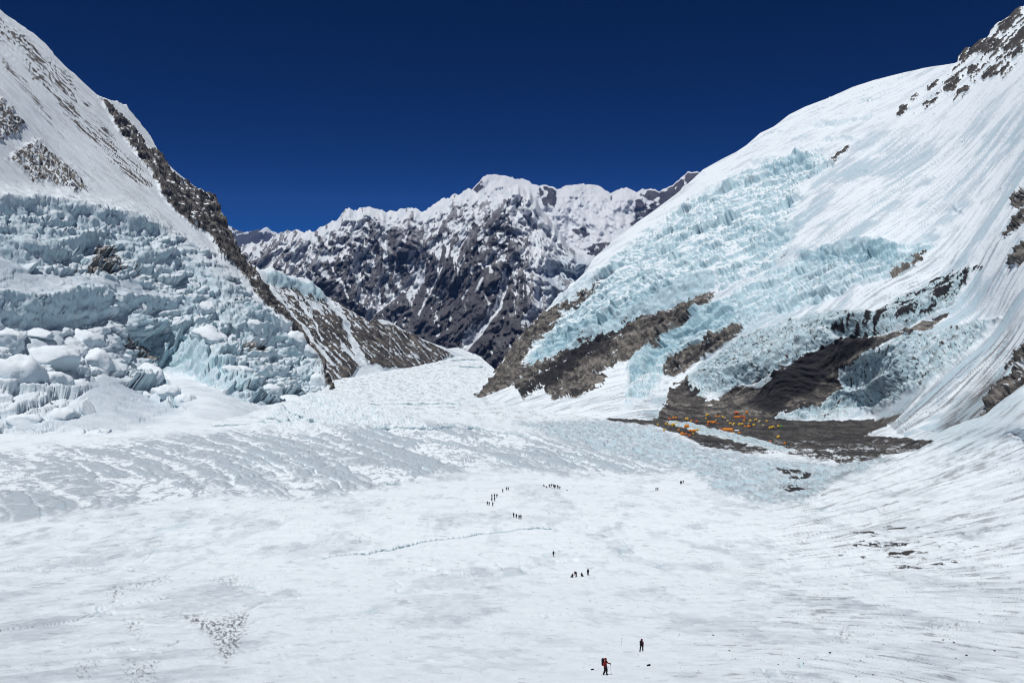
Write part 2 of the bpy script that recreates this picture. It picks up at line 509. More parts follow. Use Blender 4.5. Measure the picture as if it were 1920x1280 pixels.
    fine = 0.35 * np.clip(fbm(X / 2.2, Y / 6, 3, 62), -1, 1) * sstep(900, 200, D)
    tint = np.clip(crust + crust2 + fine * .5 + 0.16 + .5 * rightslope * np.clip(st + .05, 0, .5), 0, 1)
    leftg = sstep(520, 200, PX) * sstep(880, 960, PY)
    tint = np.clip(tint + leftg * (0.12 + 0.3 * fbm(X / 9, Y / 14, 4, 64)), 0, 1)
    gl = grey * lens * (0.50 + 0.5 * rac) * (.75 + .5 * sstep(-.2, .3, fbm(X / 9, Y / 34, 4, 65, .65)))
    gl = np.maximum(gl, grey * .55 * sstep(0.5, .75, ridged(X / 16 + Y / 40, Y / 26 - X / 40, 4, 66, .6)))
    tint = np.clip(tint * (1 - .6 * grey) + gl * 1.9, 0, 1)
    ice = gl * .22
    ice = np.maximum(ice, icyr * (0.26 + 0.40 * sstep(.5, .15, rg)))
    ice = np.maximum(ice, icer * 0.62)
    ice = np.maximum(ice, toe * (0.12 + 0.7 * sstep(.5, .9, rat) * sstep(.2, .05, et)))
    ice = np.maximum(ice, 0.55 * plateau * sstep(0.55, 0.75, ridged(X / 22 + Y / 70, Y / 60, 4, 67, .65)) * sstep(800, 760, PY))
    ice = np.maximum(ice, polys(wx, wy, [[(285, 995), (320, 983), (362, 972), (355, 985), (320, 998), (290, 1002)]], 5) * .4)
    steep = sstep(.93, .75, n2[..., 2])
    ice = np.maximum(ice, steep * .4 * sstep(300, 500, D))
    deep = np.maximum(trench, 0)  # crevasse shade put into the colour, a little wider than each trench
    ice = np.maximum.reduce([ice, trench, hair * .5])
    rock = mor * (0.95 + 0.5 * fbm(X / 8, Y / 20, 4, 71))
    rock -= mor * sstep(.25, .5, ridged(X / 60, Y / 9, 3, 72)) * .45 * sstep(805, 850, PY)
    slate = mor * (.25 + .7 * sstep(-.05, .3, fbm(X / 50, Y / 30, 4, 73, .6)))
    # wind-blown grit: spots, streaks
    spots = polys(wx, wy, [[(1452, 880), (1500, 884), (1532, 895), (1490, 905), (1470, 892)], [(1458, 916), (1500, 912), (1512, 924), (1490, 931)],
                           [(1604, 1024), (1640, 1018), (1706, 1018), (1700, 1025), (1640, 1029), (1620, 1026)], [(1598, 1002), (1640, 998), (1645, 1003), (1610, 1007)],
                           [(1672, 1036), (1720, 1033), (1700, 1043), (1650, 1045)], [(1660, 1060), (1700, 1058), (1735, 1064), (1700, 1067)], [(1740, 1058), (1790, 1050), (1795, 1056), (1750, 1062)],
                           [(1600, 1040), (1625, 1042), (1618, 1048)], [(1660, 995), (1705, 991), (1690, 998)], [(1620, 842), (1680, 850), (1640, 860)]], 5)
    spotn = sstep(-.18, .06, fbm(PX / 26, PY / 3.2, 4, 74, .65)) * spots
    belt = polys(wx, wy, [[(1440, 870), (1560, 880), (1600, 900), (1540, 945), (1440, 950)], [(1540, 985), (1760, 975), (1900, 1030), (1760, 1075), (1560, 1050)],
                          [(1600, 850), (1750, 838), (1690, 880), (1600, 890)]], 24)
    beltn = belt * sstep(.14, .34, fbm(PX / 30, q / 2.4, 4, 75, .65)) * .85
    streak = rightslope * sstep(-.15, .2, fbm(PX / 40, q / 5, 4, 85, .65)) * sstep(.06, .28, st + .25 * fbm(PX / 200, q / 30, 2, 76) + .10 * sstep(1020, 860, PY) - .06 * sstep(1040, 1120, PY)) * .58
    gritl = polys(wx, wy, [[(340, 1148), (362, 1150), (402, 1165), (450, 1150), (468, 1145), (456, 1182), (446, 1222), (422, 1244), (402, 1205), (372, 1178)]], 9)
    gritm = polys(wx, wy, [[(195, 1112), (222, 1094), (318, 1078), (326, 1088), (250, 1106), (215, 1128)], [(230, 1240), (300, 1235), (290, 1278), (240, 1282)],
                           [(140, 1245), (185, 1240), (170, 1270), (140, 1270)], [(235, 1160), (270, 1160), (262, 1200), (240, 1190)], [(1715, 1165), (1800, 1168), (1822, 1180), (1780, 1186), (1740, 1178)],
                           [(1520, 1145), (1545, 1160), (1530, 1165)], [(1570, 1175), (1600, 1180), (1595, 1205), (1570, 1200)], [(390, 1085), (450, 1080), (440, 1100)], [(670, 1005), (690, 1010), (670, 1022)]], 12)
    gn = fbm(PX / 7 + PY / 22, PY / 5, 4, 77, .65)
    grit = gritl * sstep(-.08, .2, gn) * .8 + gritm * sstep(.04, .3, gn) * .62
    speck = sstep(.40, .52, fbm(PX / 5, PY / 2.2, 3, 78, .7)) * sstep(1250, 1500, PX) * sstep(1000, 1060, PY) * .6
    tiny = sstep(.30, .45, fbm(PX / 34, PY / 3.0, 4, 79, .65)) * .42 * sstep(700, 400, D) * (1 - rightslope) * sstep(900, 950, PY)
    tint = np.clip(tint + icyr * .3 + icyr * .7 * sstep(.55, .2, ridged(X / 7, Y / 16, 4, 69, .65)), 0, 1)
    rock = np.maximum.reduce([rock, spotn, beltn * .8])
    slate = np.maximum.reduce([slate, spotn * .9, beltn * .6])
    gd = icyr * .5 * sstep(.10, .35, fbm(X / 5, Y / 14, 4, 81, .7)) + plateau * .42 * sstep(.02, .28, fbm(X / 16 + Y / 90, Y / 34, 5, 82, .75)) * sstep(805, 775, PY)
    gd = gd + grey * .30 * sstep(.15, .4, fbm(X / 4 + Y / 30, Y / 18, 4, 83, .7)) + toe * .25 * sstep(.1, .35, fbm(X / 8, Y / 14, 4, 84, .7))
    gd = gd + icer * (.18 + .4 * sstep(-.05, .25, fbm(X / 3, Y / 8, 4, 86, .7)))
    dirt = np.clip(np.maximum.reduce([streak * .95, grit * 1.1, speck * .8, tiny * .8, beltn * .5, gd]), 0, .9)
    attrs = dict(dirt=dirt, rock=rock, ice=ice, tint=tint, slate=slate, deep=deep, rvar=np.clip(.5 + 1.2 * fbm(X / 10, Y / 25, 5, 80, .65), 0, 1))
    # snow slope runs on below and behind the viewer
    last = P2[-1]
    add = []
    for yb, zb in ((4.0, -6.5), (0, -4.2), (-6, -1.5), (-20, 5), (-60, 24), (-150, 80)):
        w = 1 + max(0, 6 - yb) * 0.6
        add.append(np.stack([last[:, 0] * w, np.full(len(cols), yb), np.full(len(cols), zb)], 1))
    P2 = np.concatenate([P2, np.array(add)], 0)
    attrs = {k: np.concatenate([v, np.repeat(v[-1:], len(add), 0)], 0) for k, v in attrs.items()}
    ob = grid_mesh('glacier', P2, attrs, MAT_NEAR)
    structure(ob, 'wide white glacier and snow slope filling the valley floor')
    return ob, cols, PX, PY, P2[:PX.shape[0]]

FLOOR, F_COLS, F_PX, F_PY, F_P = build_floor()

def on_floor(px, py):
    j = int(np.argmin(np.abs(F_COLS - px)))
    i = int(np.argmin(np.abs(F_PY[:, j] - py)))
    return F_P[i, j].copy()

# ------------------------------------------------------------------ left-hand mountain wall with its icefall
LEFT_PLANE = plane_depth((0, 815, 735), (620, 727, 1560), 42, -1)
LEFT_SKY = [(-420, -330), (-60, -22), (0, 20), (30, 42), (62, 64), (85, 84), (103, 105), (125, 127), (140, 138), (160, 158), (182, 178), (200, 186), (218, 190), (236, 197), (248, 212), (262, 230),
            (281, 255), (292, 275), (303, 297), (318, 312), (333, 325), (352, 340), (367, 352), (382, 364), (397, 371), (404, 384), (413, 405), (424, 428), (436, 458), (446, 480),
            (462, 498), (490, 533), (530, 588), (572, 645), (612, 708), (628, 742)]
LEFT_BASE = [(-420, 850), (-40, 842), (60, 838), (200, 832), (300, 822), (400, 808), (480, 795), (560, 765), (612, 748), (628, 748)]

def build_left():
    cols = grid_cols(-40, 628, 1.7, -420, 629)[:-1]
    sky = np.array(LEFT_SKY, float); base = np.array(LEFT_BASE, float)
    ty = np.interp(cols, sky[:, 0], sky[:, 1]); by = np.interp(cols, base[:, 0], base[:, 1])
    T = np.linspace(0, 1, 400)
    PY = ty[None] + (by - ty)[None] * T[:, None]
    PX = np.repeat(cols[None], len(T), 0)
    ctl = []
    for (x, y) in [(0, 815), (120, 815), (230, 810), (330, 800), (430, 785), (540, 752), (612, 730)]:
        ctl.append((x, y, 1 / float(floor_depth(np.float64(x), np.float64(y)))))
    for (x, y, k) in [(0, 20, 1.0), (0, 200, 1.0), (0, 400, 1.03), (0, 600, 1.02), (200, 190, 1.0), (200, 400, 1.02), (200, 600, 1.04), (400, 380, 1), (400, 520, 1), (400, 650, 1.0), (530, 600, 1), (530, 690, 1),
                      (-420, -300, 1), (-420, 300, 1), (-420, 800, 1), (110, 700, 1.02), (300, 740, 1.03), (100, 300, 1.03), (450, 490, 1), (300, 300, 1)]:
        ctl.append((x, y, 1 / float(LEFT_PLANE(x, y)) / k))
    inv = tps(ctl)(PX, PY)
    D = 1 / np.maximum(inv, 1 / 6000)
    P = unproj(PX, PY, D); N = normals_of(P)
    u, v = plane_uv(P, N.reshape(-1, 3).mean(0))
    wx = PX + 14 * fbm(u / 40, v / 40, 6, 101, .62); wy = PY + 14 * fbm(u / 40, v / 40, 6, 111, .62)
    # zones
    icefall = polys(wx, wy, [[(-460, 372), (90, 380), (160, 394), (220, 404), (284, 420), (320, 438), (370, 455), (420, 500), (470, 550), (520, 610), (560, 650), (606, 728), (560, 752),
                              (500, 752), (460, 738), (400, 712), (366, 692), (311, 675), (300, 690), (330, 740), (365, 765), (200, 815), (-460, 815)]], 10)
    shelf = polys(wx, wy, [[(-460, 455), (30, 458), (62, 505), (110, 510), (220, 520), (300, 545), (420, 560), (400, 567), (300, 560), (150, 550), (66, 568), (-460, 562)],
                           [(60, 625), (120, 610), (128, 640), (110, 655), (50, 648)], [(100, 795), (190, 690), (240, 720), (320, 760), (360, 790), (200, 815)], [(311, 675), (366, 700), (460, 745), (520, 762), (460, 790), (360, 780), (330, 740)]], 9)
    chaos = icefall * (1 - .9 * shelf)
    smooth_r = polys(wx, wy, [[(320, 440), (360, 450), (420, 500), (470, 560), (440, 560), (360, 520), (330, 470)]], 14)
    chaos *= 1 - .7 * smooth_r
    cx = PX + 8 * fbm(u / 25, v / 25, 3, 121); cy = PY + 9 * fbm(u / 18, v / 18, 3, 125) + 5 * fbm(u / 60, v / 60, 2, 127)
    Dp = np.zeros(PX.shape, f32); faces = np.zeros(PX.shape, f32); blue = np.zeros(PX.shape, f32)
    for pts, hgt, up, dn, ra, bl in [
        ([(-460, 372), (0, 376), (87, 381), (160, 395), (219, 404), (284, 421), (320, 438)], [28, 28, 28, 32, 30, 18, 9], 40, 26, .85, .15),
        ([(-460, 408), (0, 412), (60, 420), (100, 432), (150, 440), (200, 436), (290, 450)], [26, 28, 30, 26, 22, 20, 12], 10, 16, .8, .25),
        ([(-460, 440), (0, 440), (40, 448), (80, 458), (115, 455), (180, 438)], [28, 30, 40, 36, 30, 16], 10, 18, .8, .2),
        ([(225, 455), (262, 466), (300, 480), (335, 492)], [22, 30, 28, 14], 12, 20, .7, .4),
        ([(330, 470), (380, 508), (420, 535), (455, 548)], [12, 18, 24, 22], 18, 22, .6, .35),
        ([(-460, 560), (0, 564), (66, 571), (109, 562), (140, 552), (186, 555), (210, 566)], [46, 46, 40, 42, 48, 40, 24], 46, 34, .95, .2),
        ([(215, 562), (251, 560), (306, 562), (361, 569), (405, 568), (453, 583), (500, 600), (540, 620)], [22, 26, 20, 18, 24, 44, 36, 26], 26, 26, .85, .35),
        ([(240, 590), (275, 610), (311, 634), (357, 647), (392, 678), (430, 700), (462, 722), (510, 735)], [30, 42, 44, 46, 32, 26, 20, 16], 16, 40, .95, .8),
        ([(350, 610), (380, 622), (420, 640)], [14, 18, 10], 12, 14, .8, .2),
        ([(395, 652), (442, 678), (492, 690), (535, 700)], [12, 15, 13, 8], 18, 14, .7, .2),
        ([(520, 632), (545, 640), (582, 668)], [18, 30, 16], 16, 20, .8, .3),
        ([(555, 680), (580, 683), (606, 702)], [24, 36, 24], 12, 16, .8, .3),
        ([(20, 776), (50, 784), (75, 790)], [14, 18, 12], 18, 14, .7, .1)]:
        d, fc = cliff(cx, cy, pts, hgt, up, dn, ra, D)
        Dp += d; faces = np.maximum(faces, fc); blue = np.maximum(blue, fc * bl)
    # broken ice: shelves and risers, tilted blocks
    wob = .5 * fbm(u / 26, v / 26, 4, 131)
    vary = np.clip(.55 + 1.3 * fbm(u / 90, v / 90, 3, 132), .08, 1.3)
    sh1, r1 = shelves(u, v, 34, 1.7, 133); sh2, r2 = shelves(u + 40, v, 12, 1.6, 134)
    lowl = sstep(270, 200, PX) * sstep(590, 630, PY)
    mid = chaos * (1 - .72 * lowl) * (1 - .72 * faces * (1 - sstep(.5, .7, blue)))
    lay = perlin(u / 60, v / 3.2 + .6 * perlin(u / 30, v / 30, 175), 176)
    notch = sstep(.10, 0, np.abs(perlin(u / 55 + wob, v / 160, 177))) * faces
    Dp += faces * (.9 * lay + 2.4 * fbm(u / 30, v / 18, 3, 178)) - 6 * notch * np.clip(perlin(u / 90, v / 90, 179) + .5, 0, 1)
    Dp += mid * (7 * sh1 * vary + 2.0 * sh2 * vary) + chaos * lowl * 7 * fbm(u / 45, v / 40, 2, 138)
    for s, wgt, seed, mk in ((62, 1.0, 5, mid), (27, .8, 6, mid), (11, .6, 7, mid), (75, .45, 8, chaos * lowl), (30, .15, 9, chaos * lowl)):
        f1, e, ra, rb, ox, oy = voronoi(u / s + wob * (10 / s) ** .5, v / s * 1.5 - wob * (10 / s) ** .5, seed)
        Dp += mk * wgt * (.42 * oy * s / 1.5 + (ra - .5) * .22 * s + (rb - .5) * ox * .35 * s - .10 * s * sstep(.10, .0, e))
    Dp += mid * (1.4 * ridged(u / 18, v / 12, 4, 135, .62) + .7 * fbm(u / 4, v / 3, 2, 137, .7))
    ck = np.maximum(sstep(.055, 0, np.abs(perlin(u / 44 + wob * 1.4, v / 22 + wob, 172))), sstep(.05, 0, np.abs(perlin(u / 26 - wob, v / 34 + wob * 1.5, 173))) * .7)
    ck = ck * mid * sstep(.25, .6, fbm(u / 70, v / 70, 2, 174) + .45)
    Dp -= 5.5 * ck
    Dp += icefall * shelf * .8 * fbm(u / 12, v / 12, 4, 136)
    # upper face: fluted snow, rock ribs
    upper = 1 - icefall
    steeps = sstep(430, 330, PY - .3 * PX)
    flut = ridged(u / 26 + .35 * fbm(v / 120, u / 90, 2, 140), v / 330, 3, 141)
    Dp += upper * steeps * 3.6 * flut + upper * 1.0 * fbm(u / 25, v / 40, 4, 142)
    # rock
    ribs = [[(188, 187), (215, 213), (232, 228), (249, 245), (262, 262), (269, 279), (285, 284), (292, 283), (312, 318), (330, 328), (352, 345), (372, 356), (396, 371), (410, 395), (424, 425), (446, 478),
             (462, 496), (492, 533), (532, 588), (574, 645), (630, 740), (617, 735), (602, 701), (558, 640), (521, 597), (481, 553), (448, 506), (415, 483), (386, 439), (370, 428), (336, 408), (302, 371), (293, 345), (272, 314), (240, 270), (215, 236), (200, 210)]]
    rockm = sstep(.36, .62, polys(PX + .45 * (wx - PX), PY + .45 * (wy - PY), ribs, 9) + .55 * fbm(u / 7, v / 40, 5, 154, .66))
    crest = polys(wx, wy, [[(204, 186), (236, 195), (262, 228), (290, 270), (300, 295), (296, 284), (272, 266), (255, 240), (235, 222)], [(300, 300), (340, 330), (366, 350), (352, 352), (325, 332)]], 3)
    rockm = rockm * (1 - .9 * crest)
    out = polys(wx + 8 * fbm(u / 8, v / 30, 4, 149, .65), wy, [[(-460, 170), (0, 190), (24, 210), (40, 236), (26, 256), (0, 264), (-460, 260)], [(14, 300), (35, 280), (70, 264), (92, 286), (120, 310), (150, 331), (164, 356), (140, 366), (118, 350), (95, 345), (60, 340), (36, 316)]], 6)
    mott = polys(wx, wy, [[(-460, -20), (0, 34), (60, 76), (110, 122), (150, 168), (142, 180), (90, 140), (40, 104), (0, 78), (-460, 40)], [(22, 86), (75, 130), (112, 170), (152, 215), (202, 262), (262, 320), (298, 352), (270, 354), (224, 322), (180, 277), (140, 232), (100, 190), (58, 146)],
                          [(0, 100), (30, 130), (70, 180), (100, 225), (130, 265), (120, 268), (80, 220), (40, 165), (0, 120)], [(150, 175), (190, 230), (230, 280), (270, 320), (262, 324), (215, 285), (170, 225)],
                          [(60, 70), (110, 130), (150, 180), (140, 200), (90, 150)]], 8)
    patch = polys(wx, wy, [[(182, 454), (218, 459), (226, 490), (232, 508), (222, 512), (165, 506), (176, 484)], [(104, 481), (130, 488), (148, 500), (145, 506), (114, 496)], [(232, 478), (252, 484), (268, 496), (266, 503), (244, 498)],
                           [(230, 629), (248, 624), (280, 652), (299, 668), (297, 684), (270, 672), (236, 646)], [(456, 645), (470, 631), (500, 645), (504, 660), (480, 658)], [(292, 512), (308, 520), (310, 526), (296, 522)], [(342, 540), (356, 548), (358, 556), (346, 550)]], 3)
    rn = ridged(u / 22, v / 46, 5, 151, .6); fs = fbm(u / 7, v / 60, 4, 152, .6)
    Dp += rockm * (17.0 * ridged(u / 60, v / 50, 6, 153, .68) + 2) + out * 11 * rn + patch * (2.0 * rn - 2)
    P2 = P + N * Dp[..., None]
    n2 = normals_of(P2)
    nz = np.abs(n2[..., 2])
    ledges = sstep(.35, .75, ridged(u / 13 + v / 60, v / 9, 4, 155, .6))
    rock = rockm * (1.05 - .75 * ledges * sstep(-.2, .4, fbm(u / 60, v / 60, 3, 156)) - .25 * fbm(u / 10, v / 10, 3, 157))
    rock = rock - rockm * .8 * sstep(.70, .84, blur(nz, 3)) * sstep(-.2, .2, fbm(u / 20, v / 20, 3, 168))
    rock = np.maximum(rock, out * (.95 - .8 * sstep(.25, .7, ridged(u / 10 - v / 30, v / 8, 4, 158, .6))))
    rock = np.maximum(rock, mott * sstep(-.10, .16, fs + .3 * fbm(u / 60, v / 80, 3, 159)) * .85)
    rock = np.maximum(rock, patch * (1.0 - .7 * sstep(.3, .7, ridged(u / 8, v / 5, 3, 160))))
    rock = np.maximum(rock, (1 - icefall) * sstep(.46, .62, fs + .1 * rn) * .7 * sstep(340, 240, PY - .55 * PX) * sstep(-20, 40, PY - .9 * PX + 60))
    steepice = sstep(.62, .38, nz) * icefall
    ice = np.maximum(steepice * .75, faces * (.24 + .30 * sstep(-.1, .3, lay) + .3 * fbm(u / 16, v / 20, 4, 161, .6)))
    ice = np.maximum(ice, chaos * (.02 + .30 * sstep(.05, .4, fbm(u / 35, v / 35, 5, 162, .6))))
    ice = np.maximum.reduce([ice, blue * (.62 + 1.2 * fbm(u / 14, v / 14, 4, 169, .6)), smooth_r * .22, ck * .6])
    ice *= 1 - .55 * lowl
    dirt = upper * steeps * np.clip(.10 + .55 * sstep(.0, .25, fs + .35 * fbm(u / 50, v / 90, 3, 181)), 0, 1) * .48 * sstep(-.25, .2, fbm(u / 90, v / 160, 3, 182))
    dirt = np.maximum(dirt, chaos * .12 * sstep(.12, .32, fbm(u / 9, v / 7, 5, 183, .7)))
    deep = np.clip(blue * (.30 + 2.2 * fbm(u / 22, v / 30, 5, 163, .65)), 0, 1) * sstep(.3, .8, blue)
    tint = np.clip(.15 + .3 * fbm(u / 40, v / 60, 4, 164) + .25 * (1 - upper) + .2 * shelf + .25 * np.clip(upper * sstep(.1, .5, fbm(u / 9, v / 90, 3, 165)), 0, 1), 0, 1)
    slate = np.clip(rockm * (.35 + .5 * sstep(-.1, .25, fbm(u / 14, v / 60, 4, 166, .6))) + mott * .3, 0, 1)
    attrs = dict(dirt=dirt, rock=rock, ice=ice, tint=tint, slate=slate, deep=deep, rvar=np.clip(.5 + 1.3 * fbm(u / 16, v / 30, 5, 167, .68), 0, 1))
    P3, attrs = add_back(P2, attrs, 420, 8, 1.0)
    ob = grid_mesh('mountain', P3, attrs, MAT_FLANK)
    structure(ob, 'snowy mountain wall with blue icefall rising on the left')
    return ob, cols, PX, PY, P2

LEFT, L_COLS, L_PX, L_PY, L_P = build_left()
def on_left(px, py):
    j = int(np.argmin(np.abs(L_COLS - px))); i = int(np.argmin(np.abs(L_PY[:, j] - py)))
    return L_P[i, j].copy()

# ------------------------------------------------------------------ rocky ridge behind the left wall
def build_ridge():
    cols = grid_cols(440, 905, 1.7, 330, 930)
    sk = np.array([(330, 330), (440, 470), (462, 492), (485, 508), (505, 510), (530, 522), (560, 528), (590, 540), (606, 553), (640, 572), (655, 583), (668, 594), (690, 606), (700, 601), (716, 599), (735, 606), (760, 622), (800, 640), (830, 650), (856, 661), (875, 672), (895, 690), (930, 735)], float)
    bs = np.array([(330, 720), (440, 740), (600, 740), (640, 728), (700, 705), (770, 700), (830, 694), (870, 695), (905, 720), (930, 745)], float)
    ty = np.interp(cols, sk[:, 0], sk[:, 1]); by = np.interp(cols, bs[:, 0], bs[:, 1])
    T = np.linspace(0, 1, 130)
    PY = ty[None] + (by - ty)[None] * T[:, None]; PX = np.repeat(cols[None], len(T), 0)
    fp = plane_depth((612, 722, 1700), (848, 676, 2330), 41, -1)
    D = np.clip(fp(PX, PY), 900, 5200)
    P = unproj(PX, PY, D); N = normals_of(P)
    u, v = plane_uv(P, N.reshape(-1, 3).mean(0))
    wx = PX + 6 * fbm(u / 40, v / 40, 3, 201); wy = PY + 5 * fbm(u / 40, v / 40, 3, 205)
    hang = polys(wx, wy, [[(492, 506), (530, 518), (570, 526), (606, 552), (612, 562), (590, 562), (570, 548), (545, 540), (520, 540), (500, 528)]], 5)
    snowtop = polys(wx, wy, [[(690, 596), (716, 594), (762, 618), (830, 646), (862, 660), (895, 688), (930, 735), (900, 735), (870, 690), (850, 668), (820, 653), (770, 630), (735, 612), (712, 606)]], 3)
    floor_s = polys(wx, wy, [[(600, 735), (640, 716), (660, 705), (668, 690), (700, 685), (716, 692), (760, 692), (800, 690), (828, 676), (862, 662), (930, 735), (900, 760), (600, 760)]], 4)
    coul = np.zeros(PX.shape, f32)
    for pts, w in [([(480, 510), (520, 560), (560, 610), (620, 690)], 5), ([(606, 555), (640, 600), (662, 650), (684, 690)], 8), ([(540, 545), (580, 600), (600, 640)], 3), ([(640, 650), (655, 665), (672, 682)], 6), ([(520, 540), (536, 566)], 4), ([(560, 640), (600, 700)], 4)]:
        coul = np.maximum(coul, sstep(w, w * .4, line_dist(wx, wy, pts)))
    d1 = 12 * ridged(u / 90 + .4 * fbm(v / 80, u / 80, 2, 210), v / 200, 5, 211, .55)
    Dp = d1 + 5.0 * ridged(u / 22 + v / 90, v / 30, 5, 213, .68)
    Dp *= (1 - .85 * np.maximum(snowtop, floor_s))
    dc, fc = cliff(wx, wy, [(492, 516), (530, 528), (570, 540), (606, 560)], 14, 16, 12, .8, D)
    Dp += dc + hang * 5
    P2 = P + N * Dp[..., None]
    fs = fbm(u / 13, v / 80, 4, 221, .6); led = ridged(u / 14 + v / 40, v / 12, 4, 222, .6)
    alt = sstep(640, 520, PY)
    fine = fbm(u / 8, v / 22, 5, 223, .75)
    snowy = sstep(.02, .25, fs + .20 * alt - .06 + .7 * fine) * .8 + sstep(.45, .72, led + .5 * fine) * (.4 + .35 * alt)
    snowy = np.maximum(snowy, coul * 1.1)
    snowy = np.maximum.reduce([snowy, hang * 1.2, snowtop * 1.2, floor_s * 1.2])
    rock = np.clip(1.05 - snowy, 0, 1.1)
    ice = np.maximum(hang * .15 + fc * .7, coul * .12)
    attrs = dict(rock=rock, ice=ice, tint=np.clip(.3 + .4 * fs, 0, 1), slate=np.clip(.42 + .9 * fbm(u / 16, v / 70, 4, 225, .6), 0, .85), deep=np.zeros_like(ice), rvar=np.clip(.5 + 1.3 * fbm(u / 18, v / 50, 5, 226, .68), 0, 1))
    P3, attrs = add_back(P2, attrs, 400, 7, 1.0)
    ob = grid_mesh('ridge', P3, attrs, MAT_RIDGE)
    structure(ob, 'dark rocky ridge with thin snow behind the left icefall')
build_ridge()

# ------------------------------------------------------------------ right-hand wall: hanging glaciers, rock slabs, snow face
RIGHT_PLANE = plane_depth((1430, 784, 880), (910, 742, 1400), 36, 1)
RIGHT_SKY = [(885, 745), (905, 735), (918, 712), (935, 688), (955, 660), (975, 632), (1000, 603), (1030, 575), (1060, 545), (1095, 512), (1115, 482), (1150, 452), (1190, 420), (1235, 388), (1270, 362), (1300, 335), (1318, 318), (1345, 303), (1380, 285), (1400, 272), (1425, 250), (1450, 238),
             (1480, 215), (1510, 200), (1550, 185), (1600, 163), (1640, 150), (1680, 140), (1730, 128), (1795, 118), (1802, 100), (1820, 90), (1850, 72), (1866, 48), (1890, 32), (1915, 14), (1960, -15), (2100, -100), (2340, -240)]
RIGHT_BASE = [(885, 752), (905, 755), (940, 775), (1000, 795), (1130, 815), (1230, 822), (1430, 830), (1640, 840), (1700, 870), (1760, 862), (1850, 830), (1920, 790), (2340, 560)]
def build_right():
    cols = grid_cols(885, 1960, 1.9, 884, 2340)[1:]
    sk = np.array(RIGHT_SKY, float); bs = np.array(RIGHT_BASE, float)
    ty = np.interp(cols, sk[:, 0], sk[:, 1]); by = np.interp(cols, bs[:, 0], bs[:, 1])
    by = np.maximum(by, ty + 4)
    T = np.linspace(0, 1, 410)
    PY = ty[None] + (by - ty)[None] * T[:, None]; PX = np.repeat(cols[None], len(T), 0)
    ctl = []
    for (x, y) in [(910, 745), (1000, 767), (1130, 784), (1230, 788), (1330, 782), (1430, 783), (1530, 789), (1640, 788)]:
        ctl.append((x, y, 1 / float(floor_depth(np.float64(x), np.float64(y)))))
    for (x, y, d) in [(1700, 835, 610), (1760, 832, 600), (1850, 790, 585), (1920, 738, 575), (1920, 600, 680), (2340, 450, 480), (2340, 200, 560)]:
        ctl.append((x, y, 1 / d))
    for (x, y, k) in [(935, 690, 1.02), (1000, 605, 1.03), (1115, 485, 1.0), (1235, 390, 1.02), (1318, 320, 1.03), (1450, 240, 1.05), (1600, 165, 1.08), (1795, 118, 1.06), (1915, 20, 1.0), (2340, -240, .9),
                      (1150, 640, 1.0), (1300, 620, .99), (1350, 480, 1.0), (1500, 560, .99), (1500, 400, 1.02), (1650, 640, .97), (1650, 460, .98), (1650, 300, 1.04), (1800, 300, 1.0), (1800, 450, .98), (1850, 600, .98), (1250, 720, .99), (1450, 700, .99), (1060, 680, 1.0)]:
        ctl.append((x, y, 1 / float(RIGHT_PLANE(x, y)) / k))
    inv = tps(ctl)(PX, PY)
    D = 1 / np.maximum(inv, 1 / 5000)
    P = unproj(PX, PY, D); N = normals_of(P)
    u, v = plane_uv(P, N.reshape(-1, 3).mean(0))
    wx = PX + 14 * fbm(u / 40, v / 40, 6, 301, .62); wy = PY + 12 * fbm(u / 40, v / 40, 6, 305, .62)
    I1 = [(985, 690), (1000, 650), (1060, 575), (1130, 505), (1200, 435), (1280, 385), (1340, 348), (1430, 300), (1480, 285), (1540, 276), (1565, 308), (1510, 340), (1480, 420), (1490, 455), (1440, 505), (1345, 548), (1340, 505), (1240, 560), (1150, 605), (1060, 655), (990, 705)]
    I2 = [(1165, 762), (1180, 690), (1240, 640), (1290, 590), (1370, 550), (1420, 520), (1500, 480), (1560, 468), (1640, 458), (1720, 452), (1765, 448), (1690, 515), (1600, 535), (1540, 565), (1440, 592), (1390, 622), (1300, 660), (1250, 700), (1215, 750)]
    I3 = [(1283, 722), (1310, 690), (1390, 630), (1480, 600), (1560, 580), (1640, 590), (1720, 540), (1830, 497), (1790, 575), (1700, 615), (1600, 632), (1546, 650), (1480, 680), (1430, 708), (1370, 738), (1300, 745)]
    I4 = [(1578, 695), (1640, 652), (1720, 628), (1800, 616), (1880, 596), (1800, 682), (1740, 722), (1640, 772), (1560, 790), (1430, 787), (1530, 770), (1578, 727)]
    i1 = poly(wx, wy, I1, 14); i2 = poly(wx, wy, I2, 8); i3 = poly(wx, wy, I3, 7); i4 = poly(wx, wy, I4, 6)
    icef = np.maximum.reduce([i1, i2, i3, i4])
    vs_c = v
    g0 = unproj(np.array([1000., 1340.]), np.array([690., 520.]), RIGHT_PLANE(np.array([1000., 1340.]), np.array([690., 520.])))
    gu, gv = plane_uv(g0, N.reshape(-1, 3).mean(0)); su, sv_ = gu[1] - gu[0], gv[1] - gv[0]; gl_ = math.hypot(su, sv_); su /= gl_; sv_ /= gl_
    us = u * su + v * sv_; vs_ = -u * sv_ + v * su              # along and across the bedding
    if su < 0: us, vs_ = -us, -vs_
    # rock outlines
    lx = PX + .55 * (wx - PX); ly = PY + .55 * (wy - PY)
